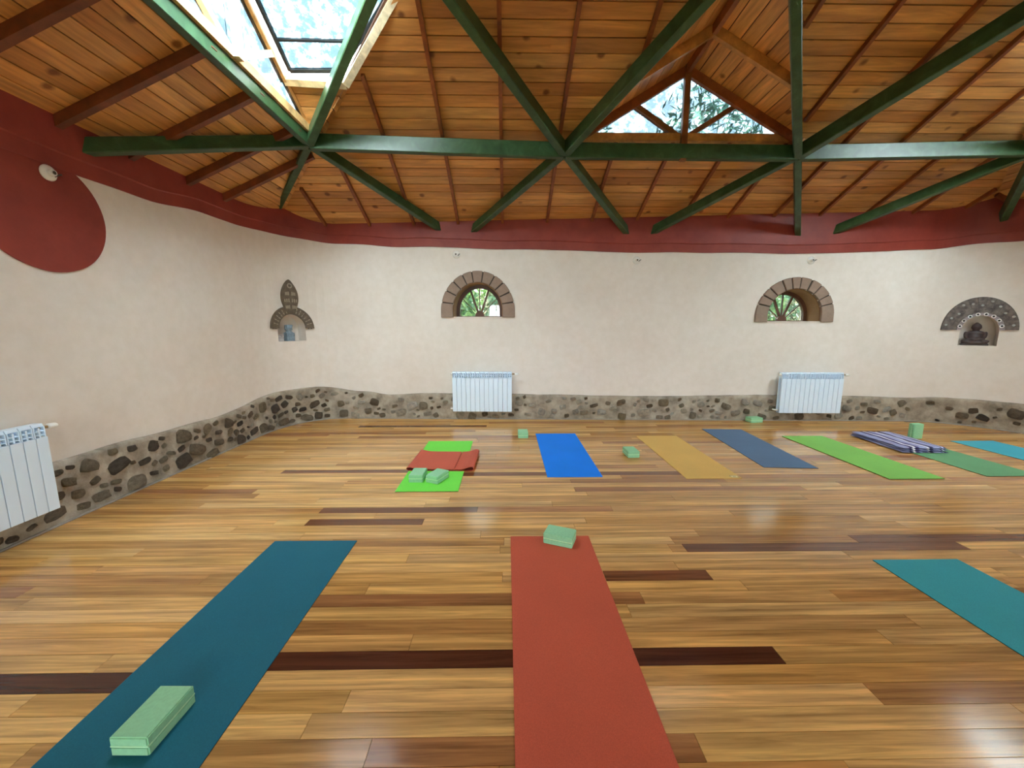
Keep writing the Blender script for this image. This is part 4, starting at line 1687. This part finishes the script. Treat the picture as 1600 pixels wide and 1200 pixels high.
proto = block_proto(0.222, 0.148, 0.082)
ups = [((-1.444, 1.392, 0.0068), -0.02, 'green foam block on the near end of the dark teal mat'),
       ((0.408, 2.762, 0.0068), 1.18, 'green foam block at the far end of the terracotta mat'),
       ((-0.957, 4.018, 0.0068), -0.03, 'left one of the two green foam blocks on the bright green mat'),
       ((-0.744, 3.985, 0.0068), -0.42, 'right one of the two green foam blocks on the bright green mat'),
       ((0.248, 5.66, 0.001), 0.0, 'green foam block on the floor left of the blue mat'),
       ((1.60, 4.775, 0.001), 0.03, 'green foam block on the floor between the blue and yellow mats'),
       ((4.30, 6.50, 0.001), math.pi / 2 + 0.10, 'green foam block on the floor against the stone plinth')]
for i, (loc, rz, lab) in enumerate(ups):
    o = proto if i == 0 else copy_tree(proto)
    o.location = loc
    o.rotation_euler = (0, 0, rz)
    tag(o, lab, 'yoga block', 'green foam yoga blocks')
o = copy_tree(proto)
# standing on end: long axis up
o.rotation_euler = (math.pi / 2, 0, 0.06)
o.location = (6.05, 5.475 + 0.041, 0.001 + 0.111)
tag(o, 'green foam block standing on end beside the striped blanket', 'yoga block', 'green foam yoga blocks')


# ------------------------------------------------------------------ folded striped blanket
def make_blanket():
    t = NT('striped_weave')
    v = t.coords()
    sx = t.n('ShaderNodeSeparateXYZ')
    t.l(v, sx.inputs[0])
    st = [(0.0, srgb(150, 154, 190)), (0.16, srgb(150, 154, 190)), (0.17, srgb(70, 62, 100)), (0.235, srgb(78, 70, 108)), (0.245, srgb(232, 232, 240)), (0.285, srgb(232, 232, 240)),
          (0.295, srgb(82, 72, 116)), (0.38, srgb(92, 82, 130)), (0.39, srgb(156, 160, 196)), (0.56, srgb(156, 160, 196)), (0.57, srgb(230, 230, 240)), (0.60, srgb(230, 230, 240)), (0.61, srgb(60, 54, 86)),
          (0.68, srgb(66, 60, 94)), (0.69, srgb(160, 162, 198)), (0.84, srgb(160, 162, 198)), (0.85, srgb(70, 64, 98)), (0.89, srgb(216, 218, 232)), (0.92, srgb(96, 92, 140))]
    ad = t.n('ShaderNodeMath', operation='ADD')
    ad.inputs[1].default_value = 0.5
    ml = t.n('ShaderNodeMath', operation='MULTIPLY')
    ml.inputs[1].default_value = 1.75
    t.l(sx.outputs[0], ml.inputs[0])
    t.l(ml.outputs[0], ad.inputs[0])
    c = t.ramp(ad.outputs[0], st, 'CONSTANT')
    t.col(c)
    t.bump(t.noise(v, 180, 3), 0.4, 0.004)
    M['striped_weave'] = t.set(0.9, 0, 0.2)


make_blanket()
bl_root = empty('folded_blanket', (5.47, 5.19, 0.0066), -0.05)
tag(bl_root, 'folded lavender blanket with white and dark stripes on the sage mat', 'blanket')


def layer(zlo, zhi, shrink, seed, nm):
    nx, ny = 26, 30
    hw_, hl = 0.285 * shrink, 0.42 * shrink
    mb = MB()
    for side in (1, 0):
        for j in range(ny + 1):
            for i in range(nx + 1):
                x, y = -hw_ + 2 * hw_ * i / nx, -hl + 2 * hl * j / ny
                ex = min(1, (hw_ - abs(x)) / 0.02)
                ey = min(1, (hl - abs(y)) / 0.02)
                e_ = math.sqrt(max(0, min(ex, ey)))
                wob = 0.012 * noise.noise((x * 6 + seed, y * 3, seed)) + 0.006 * noise.noise((x * 15, y * 9 + seed, 1))
                bx = 0.012 * noise.noise((y * 4, seed, 0)) + 0.02 * seed * 0.1
                if side:
                    zz = zlo + (zhi - zlo) * (0.5 + 0.5 * e_) + wob * (1 if zlo > 0.01 else 0.6)
                else:
                    zz = zlo + (zhi - zlo) * (0.5 - 0.5 * e_) + (wob * 0.9 if zlo > 0.01 else 0)
                mb.v.append(Vector((x + bx, y, max(zz, 0.0003))))
    st_ = nx + 1
    o2 = st_ * (ny + 1)
    for j in range(ny):
        for i in range(nx):
            a = j * st_ + i
            mb.f.append((a, a + 1, a + 1 + st_, a + st_))
            mb.f.append((o2 + a, o2 + a + st_, o2 + a + 1 + st_, o2 + a + 1))
    for j in range(ny):
        a, b = j * st_, j * st_ + nx
        mb.f += [(a, a + st_, o2 + a + st_, o2 + a), (b, o2 + b, o2 + b + st_, b + st_)]
    for i in range(nx):
        a, b = i, ny * st_ + i
        mb.f += [(a, o2 + a, o2 + a + 1, a + 1), (b, b + 1, o2 + b + 1, o2 + b)]
    return mb.build(nm, 'striped_weave', bl_root, True)


layer(0.0, 0.022, 1.0, 0.0, 'blanket_fold')
layer(0.026, 0.046, 0.985, 1.7, 'blanket_fold')
layer(0.050, 0.072, 0.965, 1.7, 'blanket_fold')


# ------------------------------------------------------------------ greenery outside the windows
def foliage(name, base, h, rad, nleaf, mats, label, seed, leaf=0.09, trunk=True, group=None):
    rr = random.Random(seed)
    root = tag(empty(name, base), label, 'shrub' if h < 4 else 'tree', group)
    for mi, mt in enumerate(mats):
        mb = MB()
        for i in range(nleaf // len(mats)):
            a, b = rr.uniform(0, 2 * math.pi), rr.uniform(-1, 1)
            r = rr.uniform(0.55, 1.0) ** 0.6
            c = Vector((math.cos(a) * math.sqrt(1 - b * b) * rad * r, math.sin(a) * math.sqrt(1 - b * b) * rad * r, h * 0.58 + b * h * 0.42 * r))
            u = Vector((rr.gauss(0, 1), rr.gauss(0, 1), rr.gauss(0, 1))).normalized()
            v = u.orthogonal().normalized() * leaf * 0.35
            u = u * leaf * rr.uniform(0.6, 1.2)
            mb.add([c - u, c + v, c + u, c - v], [(0, 1, 2, 3)])
        o = mb.build('leaves', mt, root)
        o['kind'] = 'stuff'
    tb = MB()
    if h >= 4:
        tb.tube([(0, 0, 0), (0.05, 0.02, h * 0.4), (0, 0, h * 0.8)], [0.16, 0.11, 0.04], 8)
    for i in range(6):
        a = i * 1.05
        z0 = h * 0.25 if h >= 4 else 0.0
        tb.tube([(0, 0, z0), (math.cos(a) * rad * 0.35, math.sin(a) * rad * 0.35, h * 0.5), (math.cos(a) * rad * 0.7, math.sin(a) * rad * 0.7, h * 0.8)], [0.03 * h / 2, 0.02 * h / 2, 0.008], 6)
    tb.build('stem', 'bark', root, True)
    return root


foliage('garden_shrub', (-1.5, 9.6, -0.35), 3.8, 0.85, 3600, ['leaf_green', 'leaf_teal'], 'leafy green shrub seen in the left part of the left half-round window', 31)
foliage('garden_shrub', (0.25, 9.9, -0.35), 3.8, 0.85, 3600, ['leaf_teal', 'leaf_pale'], 'dry pale and green shrub in the right part of the left half-round window', 32)
foliage('garden_shrub', (5.95, 9.4, -0.35), 3.6, 0.72, 3000, ['leaf_teal', 'leaf_green'], 'dark green shrub seen in the left part of the right half-round window', 33)
foliage('garden_shrub', (7.5, 9.6, -0.35), 3.2, 0.75, 3000, ['leaf_teal', 'leaf_pale'], 'dark leafy shrub seen in the lower right of the right half-round window', 34)
foliage('garden_shrub', (-0.9, 13.0, -0.35), 3.95, 1.7, 4200, ['leaf_green', 'leaf_pale'], 'broad pale shrub far behind the left half-round window', 38, 0.14)
foliage('garden_shrub', (9.0, 12.8, -0.35), 3.95, 1.7, 4200, ['leaf_green', 'leaf_pale'], 'broad pale shrub far behind the right half-round window', 39, 0.14)
foliage('garden_tree', (2.0, 17.0, -0.35), 11.5, 2.9, 2200, ['leaf_tree', 'leaf_teal'], 'tall leafy tree seen pale through the back dormer window', 35, 0.3)
foliage('garden_tree', (8.6, 18.0, -0.35), 12.5, 3.0, 2200, ['leaf_tree', 'leaf_teal'], 'tree behind the right corner of the back dormer window', 36, 0.3)
